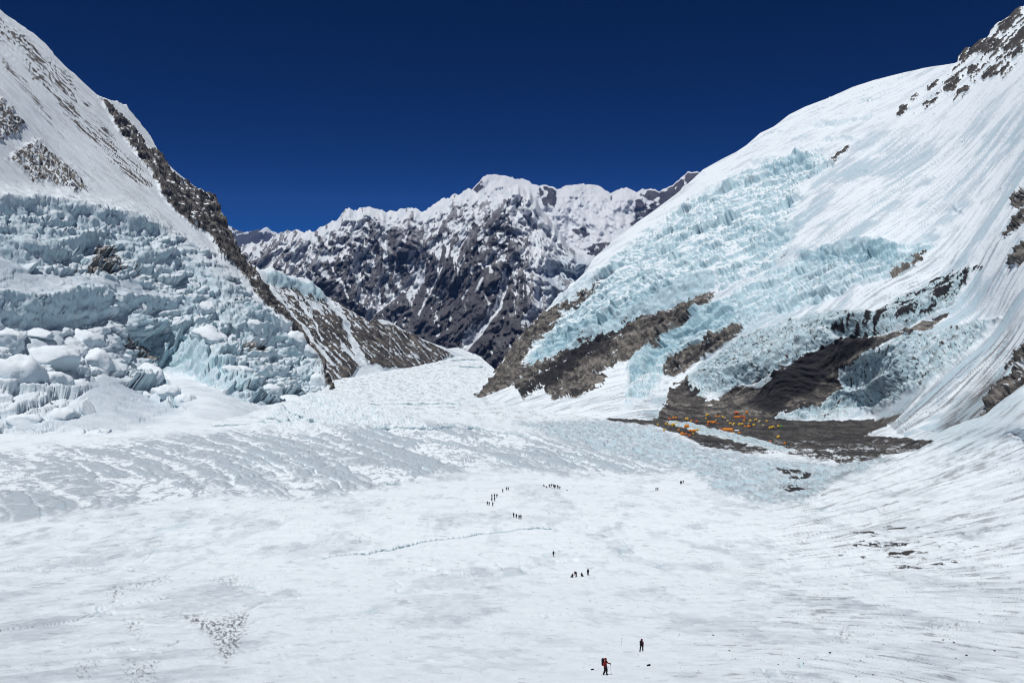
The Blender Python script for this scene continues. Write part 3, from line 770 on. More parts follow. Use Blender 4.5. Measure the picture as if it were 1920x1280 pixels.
    RK = [[(880, 760), (900, 742), (927, 706), (960, 655), (997, 610), (1030, 580), (1062, 565), (1050, 592), (1027, 620), (1000, 645), (975, 690), (993, 687), (1033, 675), (1087, 638), (1133, 622), (1183, 598), (1253, 577), (1300, 556), (1342, 546), (1332, 570), (1287, 604), (1253, 632), (1230, 657), (1190, 668), (1150, 690), (1133, 720), (1073, 748), (1037, 752), (1020, 728), (980, 750), (967, 724), (933, 732)],
          [(1062, 582), (1075, 560), (1112, 536), (1124, 535), (1092, 566)], [(1245, 704), (1252, 673), (1300, 645), (1332, 636), (1377, 612), (1396, 619), (1345, 654), (1295, 690), (1266, 709)],
          [(1215, 800), (1240, 770), (1253, 757), (1243, 735), (1285, 712), (1300, 735), (1333, 757), (1380, 730), (1433, 706), (1481, 678), (1546, 648), (1589, 630), (1640, 630), (1711, 612), (1779, 587), (1747, 617), (1675, 640), (1639, 653), (1578, 692), (1578, 727), (1531, 771), (1460, 778), (1440, 800), (1640, 815), (1640, 850), (1300, 850)],
          [(1925, 655), (1890, 700), (1866, 738), (1848, 785), (1876, 778), (1925, 735), (2100, 690), (2100, 560)], [(1925, 458), (1890, 503), (1925, 490), (2000, 450)], [(1925, 398), (1878, 442), (1890, 441), (1925, 418), (2000, 360)], [(1925, 352), (1900, 370), (1905, 390), (1925, 386)],
          [(1670, 516), (1698, 495), (1730, 474), (1724, 491), (1695, 511)]]
    CR = [[(1800, 118), (1803, 98), (1832, 80), (1851, 70), (1874, 74), (1884, 84), (1853, 103), (1832, 98), (1810, 118)], [(1878, 94), (1925, 48), (1960, 20), (1960, 60), (1925, 78), (1890, 97)], [(1866, 52), (1890, 34), (1915, 16), (1920, 30), (1898, 46), (1884, 62)],
          [(1815, 136), (1824, 122), (1837, 126), (1820, 150)], [(1768, 166), (1782, 148), (1797, 138), (1804, 150), (1786, 173), (1771, 174)], [(1838, 148), (1855, 124), (1877, 124), (1870, 141), (1846, 150)], [(1729, 202), (1750, 180), (1766, 171), (1756, 191)], [(1786, 192), (1800, 170), (1821, 162), (1816, 171), (1800, 182)],
          [(1879, 142), (1893, 114), (1899, 124), (1888, 142)], [(1682, 216), (1690, 199), (1704, 196), (1700, 208), (1688, 221)], [(1560, 309), (1568, 291), (1594, 273), (1591, 281), (1572, 299)], [(1707, 188), (1722, 176), (1726, 180), (1712, 192)], [(1735, 168), (1760, 150), (1762, 156), (1742, 172)], [(1900, 105), (1914, 82), (1920, 90), (1906, 112)]]
    rk = sstep(.38, .60, polys(lx, ly, RK, 13) + .85 * fbm(us / 55, vs_ / 7, 5, 303, .66) + .35 * fbm(u / 12, v / 12, 4, 304, .65))
    crw = 9 * fbm(u / 14, v / 22, 5, 306, .65); cr = polys(PX + crw, PY + 7 * fbm(u / 14, v / 14, 5, 307, .65), CR, 2.0)
    crz = polys(wx, wy, [[(1680, 224), (1700, 190), (1760, 150), (1796, 122), (1801, 98), (1850, 66), (1870, 46), (1920, 8), (1980, -30), (1980, 90), (1910, 118), (1880, 152), (1830, 160), (1800, 196), (1760, 200), (1700, 228)]], 6)
    crn = fbm(u / 16, v / 40, 5, 308, .68) + .5 * fbm(u / 50, vs_c / 14, 4, 309, .65)
    cr = np.maximum(cr * sstep(-.30, -.05, crn), crz * sstep(.10, .22, crn - .25 * sstep(100, 190, PY)))
    scree = polys(lx, ly, [RK[3]], 10)
    blk_ = polys(wx, wy, [[(1030, 685), (1090, 640), (1180, 596), (1196, 600), (1130, 652), (1080, 692), (1020, 737), (980, 748), (968, 738), (1000, 710)], [(1405, 756), (1440, 715), (1481, 680), (1546, 648), (1630, 628), (1640, 640), (1575, 680), (1520, 735), (1450, 775)]], 8)
    sheetsnow = polys(lx, ly, [[(1040, 765), (1100, 745), (1150, 722), (1200, 700), (1235, 665), (1222, 700), (1190, 735), (1165, 765), (1175, 775), (1225, 735), (1255, 712), (1252, 745), (1235, 775), (1215, 790), (1100, 790)], [(905, 748), (935, 733), (965, 724), (980, 748), (1020, 730), (1036, 752), (1075, 750), (1040, 775), (930, 775)], [(1400, 725), (1440, 705), (1450, 708), (1420, 730)],
                               [(1620, 620), (1665, 607), (1712, 606), (1690, 616), (1640, 628)], [(1120, 700), (1150, 690), (1165, 695), (1140, 705)]], 3)
    rk = rk * (1 - sheetsnow)
    # relief
    cx = PX + 9 * fbm(u / 25, v / 25, 3, 321); cy = PY + 9 * fbm(u / 18, v / 18, 3, 325)
    Dp = np.zeros(PX.shape, f32); faces = Dp.copy(); blue = Dp.copy()
    for pts, hgt, up, dn, ra, bl in [
        ([(985, 675), (1060, 628), (1120, 608), (1180, 574), (1235, 546), (1300, 526), (1350, 512)], [14, 26, 28, 28, 34, 32, 18], 30, 12, .95, .6),
        ([(1040, 568), (1075, 545), (1120, 505)], [14, 20, 14], 14, 14, .8, .3),
        ([(1175, 695), (1215, 655), (1250, 630), (1290, 592), (1340, 582), (1385, 572)], [26, 30, 30, 30, 28, 20], 14, 14, .85, .6),
        ([(1285, 712), (1340, 705), (1400, 690), (1450, 668), (1500, 640), (1560, 622)], [18, 26, 28, 28, 26, 18], 24, 10, .8, .15),
        ([(1550, 606), (1600, 600), (1650, 595), (1700, 588), (1750, 560), (1800, 530)], [18, 30, 30, 26, 22, 10], 16, 10, .85, .25),
        ([(1430, 778), (1520, 768), (1570, 740), (1640, 728), (1720, 684), (1800, 640), (1850, 610)], [10, 16, 30, 34, 30, 26, 14], 20, 8, .7, .25),
        ([(1575, 690), (1620, 665), (1680, 650)], [12, 14, 8], 12, 10, .7, .1),
        ([(1495, 480), (1560, 466), (1620, 456), (1665, 462), (1690, 470)], [16, 22, 28, 26, 12], 20, 16, .9, .6),
        ([(1390, 545), (1440, 520), (1500, 500)], [12, 16, 10], 12, 12, .7, .3), ([(1400, 600), (1460, 570), (1540, 545), (1600, 530)], [12, 18, 18, 10], 12, 12, .7, .35),
        ([(1420, 470), (1455, 440), (1490, 420), (1510, 400)], [14, 22, 20, 10], 12, 12, .9, .5),
        ([(1430, 322), (1470, 305), (1500, 292), (1530, 300)], [10, 20, 22, 14], 14, 14, .9, .55), ([(1320, 366), (1360, 348), (1400, 338), (1430, 332)], [6, 10, 10, 6], 12, 10, .8, .1),
        ([(1405, 302), (1430, 298), (1455, 292)], [5, 8, 5], 8, 8, .8, .2), ([(1520, 234), (1545, 228), (1590, 226), (1640, 214)], [6, 8, 6, 4], 12, 8, .8, .1), ([(1610, 188), (1660, 182)], [3, 3], 8, 6, .8, 0), ([(1380, 330), (1430, 318), (1470, 300)], [5, 7, 5], 10, 8, .8, .1), ([(1540, 262), (1580, 256), (1610, 262)], [4, 6, 4], 8, 8, .8, .1), ([(1480, 262), (1520, 252)], [4, 4], 8, 6, .8, .1), ([(1560, 330), (1600, 318), (1640, 322)], [3, 4, 3], 8, 6, .8, .1), ([(1440, 248), (1470, 244)], [4, 4], 8, 6, .8, .1),
        ([(1200, 470), (1240, 452), (1290, 440)], [10, 14, 10], 14, 12, .5, .2), ([(1240, 500), (1300, 480), (1350, 470)], [10, 14, 8], 14, 12, .5, .2), ([(1120, 560), (1170, 540), (1220, 520)], [12, 14, 8], 14, 12, .5, .2),
        ([(1280, 410), (1330, 395), (1390, 380)], [10, 14, 8], 14, 12, .5, .15), ([(1350, 440), (1400, 425), (1440, 400)], [10, 12, 8], 14, 12, .5, .15), ([(1770, 395), (1790, 385), (1806, 400)], [6, 10, 6], 8, 8, .8, .1)]:
        d, fc = cliff(cx, cy, pts, hgt, up, dn, ra, D)
        Dp += d; faces = np.maximum(faces, fc); blue = np.maximum(blue, fc * bl)
    wob = .35 * fbm(u / 24, v / 24, 3, 331)
    fine_i = np.maximum.reduce([.55 * i2, i3, i4])
    vary = np.clip(.5 + 1.3 * fbm(u / 100, v / 100, 3, 332), .05, 1.3); gap_dirt_shade = np.zeros(PX.shape, f32); pat2 = sstep(.0, .22, fbm(u / 35, v / 35, 5, 339, .65)); pat = sstep(-.05, .25, fbm(u / 60, v / 60, 4, 338, .6))
    sh1, r1 = shelves(us, vs_, 36, 2.0, 333); sh2, r2 = shelves(us + 40, vs_, 13, 1.9, 334); sh3, r3 = shelves(u, v, 5.0, 1.8, 337)
    Dp += (.35 * i1 + .4 * i2) * 3.5 * sh1 * vary + i1 * 9 * fbm(us / 90, vs_ / 45, 4, 318) + (i1 * .2 + .6 * i2 + .6 * (i3 + i4)) * 3.0 * sh2 * (.2 + .8 * vary) + fine_i * 1.0 * sh3
    for s, wgt, seed, mk, st_ in ((64, .80, 20, i1 * np.maximum(pat, .35), 1.9), (27, .9, 16, i1 * np.maximum(pat2, .10) + .9 * i2, 1.6), (10, .95, 17, i2 * np.maximum(pat, .4) + i1 * np.maximum(pat2 * pat, .04), 1.2), (7.5, .9, 19, i3 + i4, 1.1), (3.6, .9, 18, fine_i, 1.0)):
        f1, e, ra, rb, ox, oy = voronoi(us / s / st_ + 1.6 * wob * (18 / s) ** .5, vs_ / s * 1.4 - 1.6 * wob * (18 / s) ** .5, seed)
        Dp += mk * wgt * (.40 * oy * s / 1.4 + (ra - .5) * .22 * s + (rb - .5) * ox * .3 * s - .14 * s * sstep(.10, .0, e))
        if s < 9: gap_dirt_shade = np.maximum(gap_dirt_shade, mk * sstep(.12, .03, e) * (ra > .35))
    ck = np.maximum(sstep(.06, 0, np.abs(perlin(us / 60 + wob * 1.6, vs_ / 22 + wob, 372))), sstep(.05, 0, np.abs(perlin(us / 30 - wob, vs_ / 30 + wob * 1.5, 373))) * .7)
    ck3 = sstep(.035, 0, np.abs(perlin(us / 85 + wob * 1.2, vs_ / 13 + 1.6 * wob, 376)))
    ck = np.maximum(ck, ck3) * (i1 + .6 * i2) * sstep(.2, .6, fbm(u / 80, v / 80, 2, 374) + .5)
    Dp -= 8.0 * ck
    Dp += np.maximum(fine_i, icef * pat2) * 1.2 * fbm(u / 5, v / 5, 3, 375, .7)
    Dp += np.maximum(fine_i, icef * np.maximum(pat2, .25)) * 2.6 * ridged(u / 26, v / 34, 4, 335) + i4 * 4 + i3 * 2
    Dp += fine_i * 1.3 * ridged(u / 3.2, v / 14, 3, 336)                    # pinnacles that run with the fall line
    snowface = (1 - icef) * (1 - rk)
    sw = 22 * fbm(u / 300, v / 300, 2, 340)
    sb = fbm(u / 6, v / 26, 4, 353, .65)
    runn = fbm((u + sw) / 5.5, v / 130, 5, 341, .72); runw = fbm((u + sw) / 24, v / 420, 3, 342)
    rz = sstep(1470, 1600, PX + .75 * (PY - 300)) * sstep(120, 270, PY + .2 * (PX - 1900))
    Dp += snowface * (.8 * fbm(u / 60, v / 60, 4, 343) + rz * (1.2 * ridged((u + sw) / 12, v / 250, 3, 344)))
    rib = ridged(us / 70, vs_ / 26, 5, 345, .62); strat = ridged(us / 60, vs_ / 8 + .5 * fbm(us / 40, vs_ / 40, 3, 349), 5, 346, .66)
    Dp += rk * (15.0 * rib + 8.0 * strat + 9 * fbm(u / 28, v / 22, 5, 347, .65) + 2.5 * fbm(u / 6, v / 5, 3, 348, .7) - 8) * (1 - .72 * scree) + cr * (3.5 * rib + 3) - blk_ * 3 * (1 - scree)
    P2 = P + N * Dp[..., None]
    n2 = normals_of(P2); nz = np.abs(n2[..., 2])
    # make-up
    rock = rk * (1.15 - .75 * (1 - .7 * scree) * sstep(.52, .74, strat) * sstep(-.12, .25, fbm(u / 50, v / 50, 4, 351)))
    rock -= rk * (1 - .93 * scree) * .95 * sstep(.80, .92, blur(nz, 3)) * sstep(-.15, .15, fbm(u / 30, v / 30, 4, 357))
    rock -= rk * blk_ * sstep(.55, .8, ridged(u / 9, v / 22, 3, 352)) * .3
    rock = np.maximum(rock, cr * (1.15 - .5 * sstep(.5, .8, strat)))
    zone_b = polys(wx, wy, [[(1555, 614), (1640, 594), (1690, 560), (1760, 518), (1832, 492), (1850, 503), (1805, 545), (1745, 582), (1690, 612), (1600, 632)]], 8)
    rock = np.maximum(rock, np.clip(i3 + i4, 0, 1) * gap_dirt_shade * .62)  # gaps between small seracs darkened by colour: grit plus painted gap shade
    rock = np.maximum(rock, zone_b * sstep(-.02, .14, sb) * 1.0)
    rock = np.maximum(rock, (i3 + i4) * sstep(.22, .36, fbm(u / 5, v / 11, 4, 354, .65)) * .8)
    dz = polys(wx, wy, [[(1640, 800), (1700, 750), (1760, 710), (1840, 650), (1930, 590), (1930, 660), (1880, 720), (1850, 790), (1760, 840), (1690, 850), (1640, 830)]], 14)
    dirt = dz * sstep(-.06, .22, runn + .25 * runw + .35 * sb) * .72
    dz2 = polys(wx, wy, [[(1760, 800), (1850, 700), (1875, 720), (1850, 790), (1790, 825)]], 16)
    dirt = np.maximum(dirt, dz2 * (.35 + .6 * sstep(-.2, .2, fbm(u / 4, v / 30, 3, 355, .6))))
    rock = np.maximum(rock, polys(wx, wy, [[(1590, 830), (1640, 790), (1700, 770), (1660, 800), (1640, 812), (1720, 830), (1690, 852)]], 6) * .95)
    dirt = np.maximum(dirt, sheetsnow * sstep(.05, .35, fbm(u / 4, v / 40, 4, 356, .6)) * .6)
    rock = np.maximum(rock, polys(wx, wy, [[(1415, 500), (1470, 470), (1500, 460), (1470, 485), (1430, 510)]], 6) * sstep(.1, .4, sb) * .7)
    light = polys(wx, wy, [[(1500, 520), (1640, 520), (1780, 470), (1920, 420), (1920, 600), (1780, 630), (1850, 500), (1740, 540), (1640, 580)]], 20)
    dirt = np.maximum(dirt, snowface * sstep(.08, .30, runn + .5 * sb) * .42 * np.maximum(light, rz * .35))
    dirt = np.maximum(dirt, np.maximum(i3, i4) * (.12 + .45 * sstep(.0, .3, fbm(u / 6, v / 16, 4, 359, .7))))
    dirt = np.maximum(dirt, np.maximum(i1, i2) * .30 * sstep(.12, .3, fbm(us / 20, vs_ / 6, 5, 360, .7)))
    steepice = sstep(.74, .48, nz) * icef
    ice = np.maximum(steepice * .88, faces * (.42 + .25 * fbm(u / 12, v / 30, 3, 361)))
    ice = np.maximum(ice, i1 * (.0 + .62 * sstep(.06, .18, fbm(us / 40, vs_ / 14, 6, 362, .70))))
    ice = np.maximum(ice, i2 * (.30 + .40 * sstep(-.1, .4, fbm(u / 20, v / 30, 4, 363))))
    ice = np.maximum(ice, np.maximum(i3, i4) * (.40 + .38 * sstep(-.2, .4, fbm(u / 9, v / 20, 4, 364))))
    ice = np.maximum(ice, blue)
    greyice = rz * snowface * sstep(-.10, .25, fbm(u / 70, v / 110, 5, 365, .6) + .12) * sstep(.18, -.12, runw * .8 + .9 * runn)
    ice = np.maximum.reduce([ice, greyice * .50, ck * .9])
    tint = np.clip(.08 + .18 * fbm(u / 50, v / 60, 4, 366) + snowface * (1 - rz) * .45 * sstep(.0, .25, runn * .7 + fbm(us / 90, vs_ / 22, 4, 371, .6)) + rz * .42 * sstep(-.06, .2, runn + .3 * sb) + .8 * greyice + light * .12, 0, 1)
    slate = np.clip(blk_ * (1.0 + .9 * fbm(us / 40, vs_ / 9, 4, 358, .65)) + zone_b + cr * .8 + (i3 + i4) * .7 + dz * .45 + rk * (.15 + .65 * sstep(.0, .22, fbm(us / 60, vs_ / 9, 5, 367, .65))), 0, 1)
    deep = np.maximum(np.clip(blue * 1.1, 0, 1) * sstep(.3, .6, blue), .8 * ck)
    attrs = dict(dirt=dirt, rock=rock, ice=ice, tint=tint, slate=slate, deep=deep, rvar=np.clip(.45 + 1.6 * fbm(u / 20, v / 14, 6, 368, .74) + .7 * (strat - .42) + scree * (.15 + .8 * fbm(u / 7, v / 60, 4, 369, .6)), 0, 1))
    P3, attrs = add_back(P2, attrs, 420, 8, .75)
    ob = grid_mesh('mountain', P3, attrs, MAT_FLANK)
    structure(ob, 'bright snow mountain flank with hanging glaciers and rock slabs on the right')
    return ob, cols, PX, PY, P2
RIGHT, R_COLS, R_PX, R_PY, R_P = build_right()

# ------------------------------------------------------------------ far ranges
def build_wall():
    cols = grid_cols(425, 1240, 1.9, 200, 1400)
    sk = np.array([(200, 470), (380, 470), (425, 468), (452, 458), (480, 455), (505, 448), (520, 440), (540, 432), (556, 431), (580, 433), (596, 430), (612, 420), (630, 412), (640, 398), (648, 389), (656, 387), (664, 396), (672, 392), (686, 387), (700, 391), (726, 396), (742, 396), (756, 389), (772, 391), (800, 394), (812, 384), (828, 374), (845, 366), (866, 362), (880, 353),
                   (900, 360), (920, 372), (936, 366), (948, 356), (960, 349), (970, 347), (982, 351), (994, 360), (1004, 374), (1015, 390), (1030, 410), (1042, 426), (1056, 442), (1066, 458), (1078, 472), (1092, 478), (1120, 480), (1160, 486), (1240, 470), (1400, 440)], float)
    ty = np.interp(cols, sk[:, 0], sk[:, 1]) + 8.0 * np.abs(perlin(cols / 17, cols * 0 + .3, 440)) + 4.0 * np.abs(perlin(cols / 6, cols * 0 + .7, 441)) - 3
    by = np.full(len(cols), 800.0)
    T = np.linspace(0, 1, 210) ** 1.05
    PY = ty[None] + (by - ty)[None] * T[:, None]; PX = np.repeat(cols[None], len(T), 0)
    inv = tps([(x, y, 1 / d) for x, y, d in [(200, 470, 7800), (430, 460, 8200), (560, 430, 8000), (650, 390, 8000), (770, 392, 8200), (880, 355, 8300), (968, 350, 7000), (1060, 450, 6600), (1200, 480, 6600), (1400, 450, 6600),
           (200, 800, 5300), (500, 800, 5300), (700, 800, 5300), (900, 800, 4300), (1100, 800, 4400), (1400, 800, 4500), (600, 560, 6700), (720, 560, 6900), (830, 560, 6500), (900, 520, 5900), (940, 420, 6500), (980, 560, 5500), (1100, 600, 5600), (900, 650, 5000), (760, 470, 7500), (850, 430, 7200)]])(PX, PY)
    D = 1 / np.clip(inv, 1 / 9500, 1 / 3500)
    P = unproj(PX, PY, D); N = normals_of(P)
    u, v = plane_uv(P, np.array([0.0, -1, .8]))
    wx = PX + 7 * fbm(u / 260, v / 260, 4, 401); wy = PY + 7 * fbm(u / 260, v / 260, 4, 405)
    gul = ridged(u / 130 + .6 * fbm(u / 200, v / 260, 3, 416), v / 620, 5, 417, .62)
    gul2 = ridged(u / 380 + .7 * fbm(u / 420, v / 500, 3, 418), v / 950 + .25 * fbm(u / 300, v / 300, 2, 420), 6, 419, .6)
    Dp = 95 * gul + 190 * gul2 + 110 * ridged(u / 900 + .5 * fbm(u / 700, v / 700, 2, 410), v / 1500, 6, 411, .5) + 26 * ridged(u / 60 + .4 * fbm(u / 90, v / 90, 3, 414), v / 170, 4, 415, .65) + 85 * ridged(u / 210 + .5 * fbm(u / 200, v / 200, 2, 412), v / 420, 5, 413, .6)
    for pts, w, a in [([(968, 352), (942, 388), (925, 430), (905, 510), (880, 610)], 60, 130), ([(968, 352), (1004, 385), (1040, 440), (1085, 480)], 40, 120), ([(650, 392), (645, 450), (660, 520), (690, 590)], 45, 160), ([(772, 393), (790, 450), (820, 520), (800, 610)], 50, 200), ([(560, 432), (590, 490), (640, 560)], 40, 150), ([(1010, 480), (1000, 560), (960, 650)], 40, 180), ([(870, 364), (865, 420), (850, 500)], 40, 160)]:
        Dp += a * np.clip(1 - line_dist(wx, wy, pts, 90) / w, 0, 1)
    snowl = np.zeros(PX.shape, f32)
    for pts, w, a in [([(676, 487), (673, 517), (678, 547), (667, 575)], 3.2, 60), ([(719, 451), (724, 482), (725, 500)], 5, 60), ([(721, 517), (709, 541), (710, 572)], 3.4, 60), ([(795, 493), (767, 530), (736, 561), (692, 592)], 3.0, 60), ([(949, 515), (936, 575), (901, 620), (868, 656), (852, 662)], 8, 110), ([(743, 492), (750, 523), (748, 540)], 2, 40), ([(830, 500), (800, 560), (785, 590)], 2.0, 40), ([(905, 520), (893, 545)], 2.5, 30), ([(880, 540), (868, 560)], 2, 20), ([(560, 500), (590, 545)], 2.5, 40), ([(610, 470), (640, 530), (655, 560)], 2.2, 40)]:
        dd = line_dist(wx, wy, pts, 40)
        Dp -= a * sstep(w * 2.5, 0, dd)
        snowl = np.maximum(snowl, sstep(w * 1.25, w * .55, dd))
    gx = np.gradient(blur(Dp.astype(f32), 5), axis=1); gx = np.clip(gx / (np.std(gx) + 1e-6), -1.6, 1.6)
    edge = sstep(0, 20, PY - ty[None])
    P2 = P * (1 - 1.3 * Dp * (.05 + .95 * edge) / np.linalg.norm(P, axis=-1))[..., None]
    prob = tps([(x, y, p) for x, y, p in [(440, 470, .5), (500, 460, .55), (560, 450, .62), (650, 400, .85), (740, 400, .98), (830, 390, .85), (880, 370, .9), (560, 520, .40), (640, 470, .40), (720, 440, .42), (800, 450, .42), (860, 440, .40), (600, 590, .22), (700, 560, .22), (800, 540, .20), (760, 620, .05), (850, 600, .02), (880, 500, .16), (930, 400, .55), (915, 450, .40),
                 (970, 360, 1.15), (1000, 410, 1.1), (1040, 450, 1.0), (980, 450, .72), (960, 480, .45), (1010, 500, .85), (1080, 500, .95), (1140, 500, .95), (1060, 560, .62), (990, 560, .45), (1000, 620, .15), (960, 640, .05), (900, 680, .0), (920, 560, .08), (650, 700, 0), (1100, 700, 0), (900, 790, 0)]])(PX, PY)
    tex = .42 + .7 * fbm(u / 48 + .6 * fbm(u / 160, v / 200, 3, 422), v / 420, 5, 421, .66) + .75 * (gul - .42) + .55 * (gul2 - .42) + .30 * (ridged(u / 120 + v / 260, v / 50, 4, 423, .6) - .42) + .22 * fbm(u / 14 + .4 * fbm(u / 50, v / 90, 2, 430), v / 150, 3, 424, .65) + .26 * gx
    snow = sstep(-.20, .20, prob * 1.08 - tex)
    dark = polys(wx, wy, [[(925, 392), (938, 380), (948, 400), (965, 440), (1000, 455), (995, 468), (950, 462), (900, 460), (910, 430)], [(1050, 452), (1066, 458), (1080, 474), (1064, 470)], [(880, 455), (905, 440), (915, 480), (890, 500)]], 6)
    snow = snow * (1 - .8 * dark * sstep(.0, .3, fbm(u / 50, v / 90, 4, 425) + .15))
    snow = np.maximum(snow, snowl * 1.0)
    rock = 1.05 - snow * 1.05
    serac = sstep(1000, 1040, PX) * sstep(470, 490, PY) * sstep(620, 560, PY)
    attrs = dict(rock=rock, ice=snow * (.10 * serac + .12 * sstep(.1, .5, fbm(u / 60, v / 150, 3, 426))), tint=np.clip(.35 + .6 * fbm(u / 70, v / 160, 4, 427) + .3 * serac, 0, 1), slate=np.clip(.25 + .7 * fbm(u / 200, v / 300, 4, 428) + .3 * dark, 0, .8), deep=np.zeros_like(rock), rvar=np.clip(1.05 - 1.15 * np.clip(prob, 0, .75) + 1.3 * fbm(u / 60, v / 200, 6, 429, .68), 0, 1))
    P3, attrs = add_back(P2, attrs, 1600, 7, .8)
    structure(grid_mesh('mountain', P3, attrs, MAT_FAR), 'far dark rock wall with snowy pyramid peak closing the valley')
build_wall()

def build_summits():
    cols = grid_cols(790, 1400, 1.9, 700, 1600)
    sk = np.array([(700, 430), (790, 408), (830, 385), (860, 372), (878, 360), (890, 349), (897, 342), (903, 333), (912, 328), (930, 327), (955, 330), (968, 335), (985, 334), (1000, 345), (1012, 348), (1022, 346), (1040, 351), (1048, 355), (1060, 348), (1078, 346), (1092, 344), (1110, 345), (1126, 349), (1138, 358), (1146, 363), (1158, 355), (1170, 352), (1176, 351), (1184, 356), (1194, 359), (1206, 354), (1216, 353), (1228, 355), (1236, 360), (1246, 353), (1262, 346), (1276, 334), (1290, 322), (1306, 320), (1318, 323), (1340, 345), (1400, 380), (1600, 430)], float)
    ty = np.interp(cols, sk[:, 0], sk[:, 1]) + 4.0 * np.abs(perlin(cols / 11, cols * 0 + .3, 442)) + 2.0 * np.abs(perlin(cols / 4, cols * 0 + .6, 443)) - 1.2
    by = np.full(len(cols), 560.0)
    T = np.linspace(0, 1, 120) ** 1.1
    PY = ty[None] + (by - ty)[None] * T[:, None]; PX = np.repeat(cols[None], len(T), 0)
    D = 15500 - (PY - 330) * 16 - 900 * sstep(1180, 1300, PX)
    P = unproj(PX, PY, D); N = normals_of(P)
    u, v = plane_uv(P, np.array([0.0, -1, .8]))
    wx = PX + 5 * fbm(u / 400, v / 400, 4, 501); wy = PY + 4 * fbm(u / 400, v / 400, 4, 505)
    Dp = 330 * ridged(u / 1100, v / 2400, 5, 511, .6) + 130 * ridged(u / 330, v / 700, 5, 512, .65)
    edge = sstep(0, 22, PY - ty[None])
    P2 = P * (1 - 1.3 * Dp * (.2 + .8 * edge) / np.linalg.norm(P, axis=-1))[..., None]
    rk = polys(wx, wy, [[(1008, 346), (1040, 350), (1046, 362), (1040, 392), (1020, 385)], [(1180, 420), (1190, 385), (1205, 352), (1232, 356), (1262, 344), (1290, 320), (1320, 322), (1330, 350), (1290, 380), (1230, 410), (1190, 428)], [(1080, 478), (1110, 458), (1160, 452), (1150, 478), (1090, 490)], [(885, 352), (903, 335), (906, 350), (893, 365)], [(1076, 430), (1100, 425), (1108, 440), (1086, 448)], [(1140, 362), (1150, 360), (1146, 380)]], 5)
    tx = fbm(u / 150, v / 320, 5, 521, .6)
    rock = rk * sstep(-.30, .05, tx) + sstep(.26, .5, tx) * .6
    rock *= 1 - sstep(1.2, .2, (PY - ty[None]) / 4) * .7
    tint = np.clip(.15 + .5 * fbm(u / 250, v / 300, 4, 523), 0, 1)
    attrs = dict(rock=rock, ice=np.zeros_like(rock), tint=tint, slate=np.full(rock.shape, .3), deep=np.zeros_like(rock), rvar=np.clip(.5 + fbm(u / 200, v / 300, 5, 524, .68), 0, 1))
    P3, attrs = add_back(P2, attrs, 3000, 6, .8)
    structure(grid_mesh('mountain', P3, attrs, MAT_FAR2), 'distant flat-topped white summits on the skyline')
    # a lower chain still farther off
    cols = grid_cols(380, 700, 2.0, 100, 900)
    sk = np.array([(100, 430), (380, 432), (422, 422), (432, 424), (445, 432), (462, 435), (476, 432), (488, 430), (501, 425), (508, 432), (520, 437), (540, 434), (600, 438), (900, 440)], float)
    ty = np.interp(cols, sk[:, 0], sk[:, 1]) + 1.2 * perlin(cols / 9, cols * 0, 3)
    T = np.linspace(0, 1, 40)
    PY = ty[None] + (560 - ty)[None] * T[:, None]; PX = np.repeat(cols[None], len(T), 0)
    D = 24000 - (PY - 430) * 25
    P = unproj(PX, PY, D); N = normals_of(P)
    u, v = plane_uv(P, np.array([0.0, -1, .8]))
    Dp = 260 * ridged(u / 1300, v / 2000, 5, 531) * sstep(0, 14, PY - ty[None])
    P2 = P + N * Dp[..., None]
    tx = fbm(u / 260, v / 500, 4, 532) - .35 * sstep(460, 425, PY)
    rock = sstep(-.42, -.10, tx)
    attrs = dict(rock=rock, ice=rock * 0, tint=rock * 0 + .4, slate=rock * 0 + .2, deep=rock * 0, rvar=rock * 0 + .5)
    P3, attrs = add_back(P2, attrs, 3000, 5, .8)
    structure(grid_mesh('mountain', P3, attrs, MAT_FAR2), 'faint far chain with small white peak above the left ridge')
build_summits()

# lowland that closes the horizon under the ranges
bm = bmesh.new()
ring = [(-60000, -3000, -1300), (60000, -3000, -1300), (60000, 60000, -1300), (-60000, 60000, -1300)]
bm.faces.new([bm.verts.new(p) for p in ring])
me = bpy.data.meshes.new('terrain'); bm.to_mesh(me); bm.free()
lm, nt, b = new_mat('lowland_rock')
tn = nt.nodes.new('ShaderNodeTexNoise'); tn.inputs['Scale'].default_value = 0.001
cr_ = nt.nodes.new('ShaderNodeValToRGB'); cr_.color_ramp.elements[0].color = (.1, .09, .08, 1); cr_.color_ramp.elements[1].color = (.4, .4, .42, 1)
nt.links.new(tn.outputs['Fac'], cr_.inputs[0]); nt.links.new(cr_.outputs[0], b.inputs['Base Color'])
me.materials.append(lm)
terr = bpy.data.objects.new('terrain', me); scene.collection.objects.link(terr)
structure(terr, 'lowland far below the ranges')


# ------------------------------------------------------------------ ground contact
def ground(px, py):
    best = None
    for cols, PYs, P in ((F_COLS, F_PY, F_P), (R_COLS, R_PY, R_P)):
        if px < cols[0] or px > cols[-1]: continue
        j = int(np.argmin(np.abs(cols - px)))
        if py < PYs[0, j] - 2 or py > PYs[-1, j] + 2: continue
        i = int(np.argmin(np.abs(PYs[:, j] - py)))
        p = P[i, j]
        if best is None or p[1] < best[1]: best = p
    return best.copy()

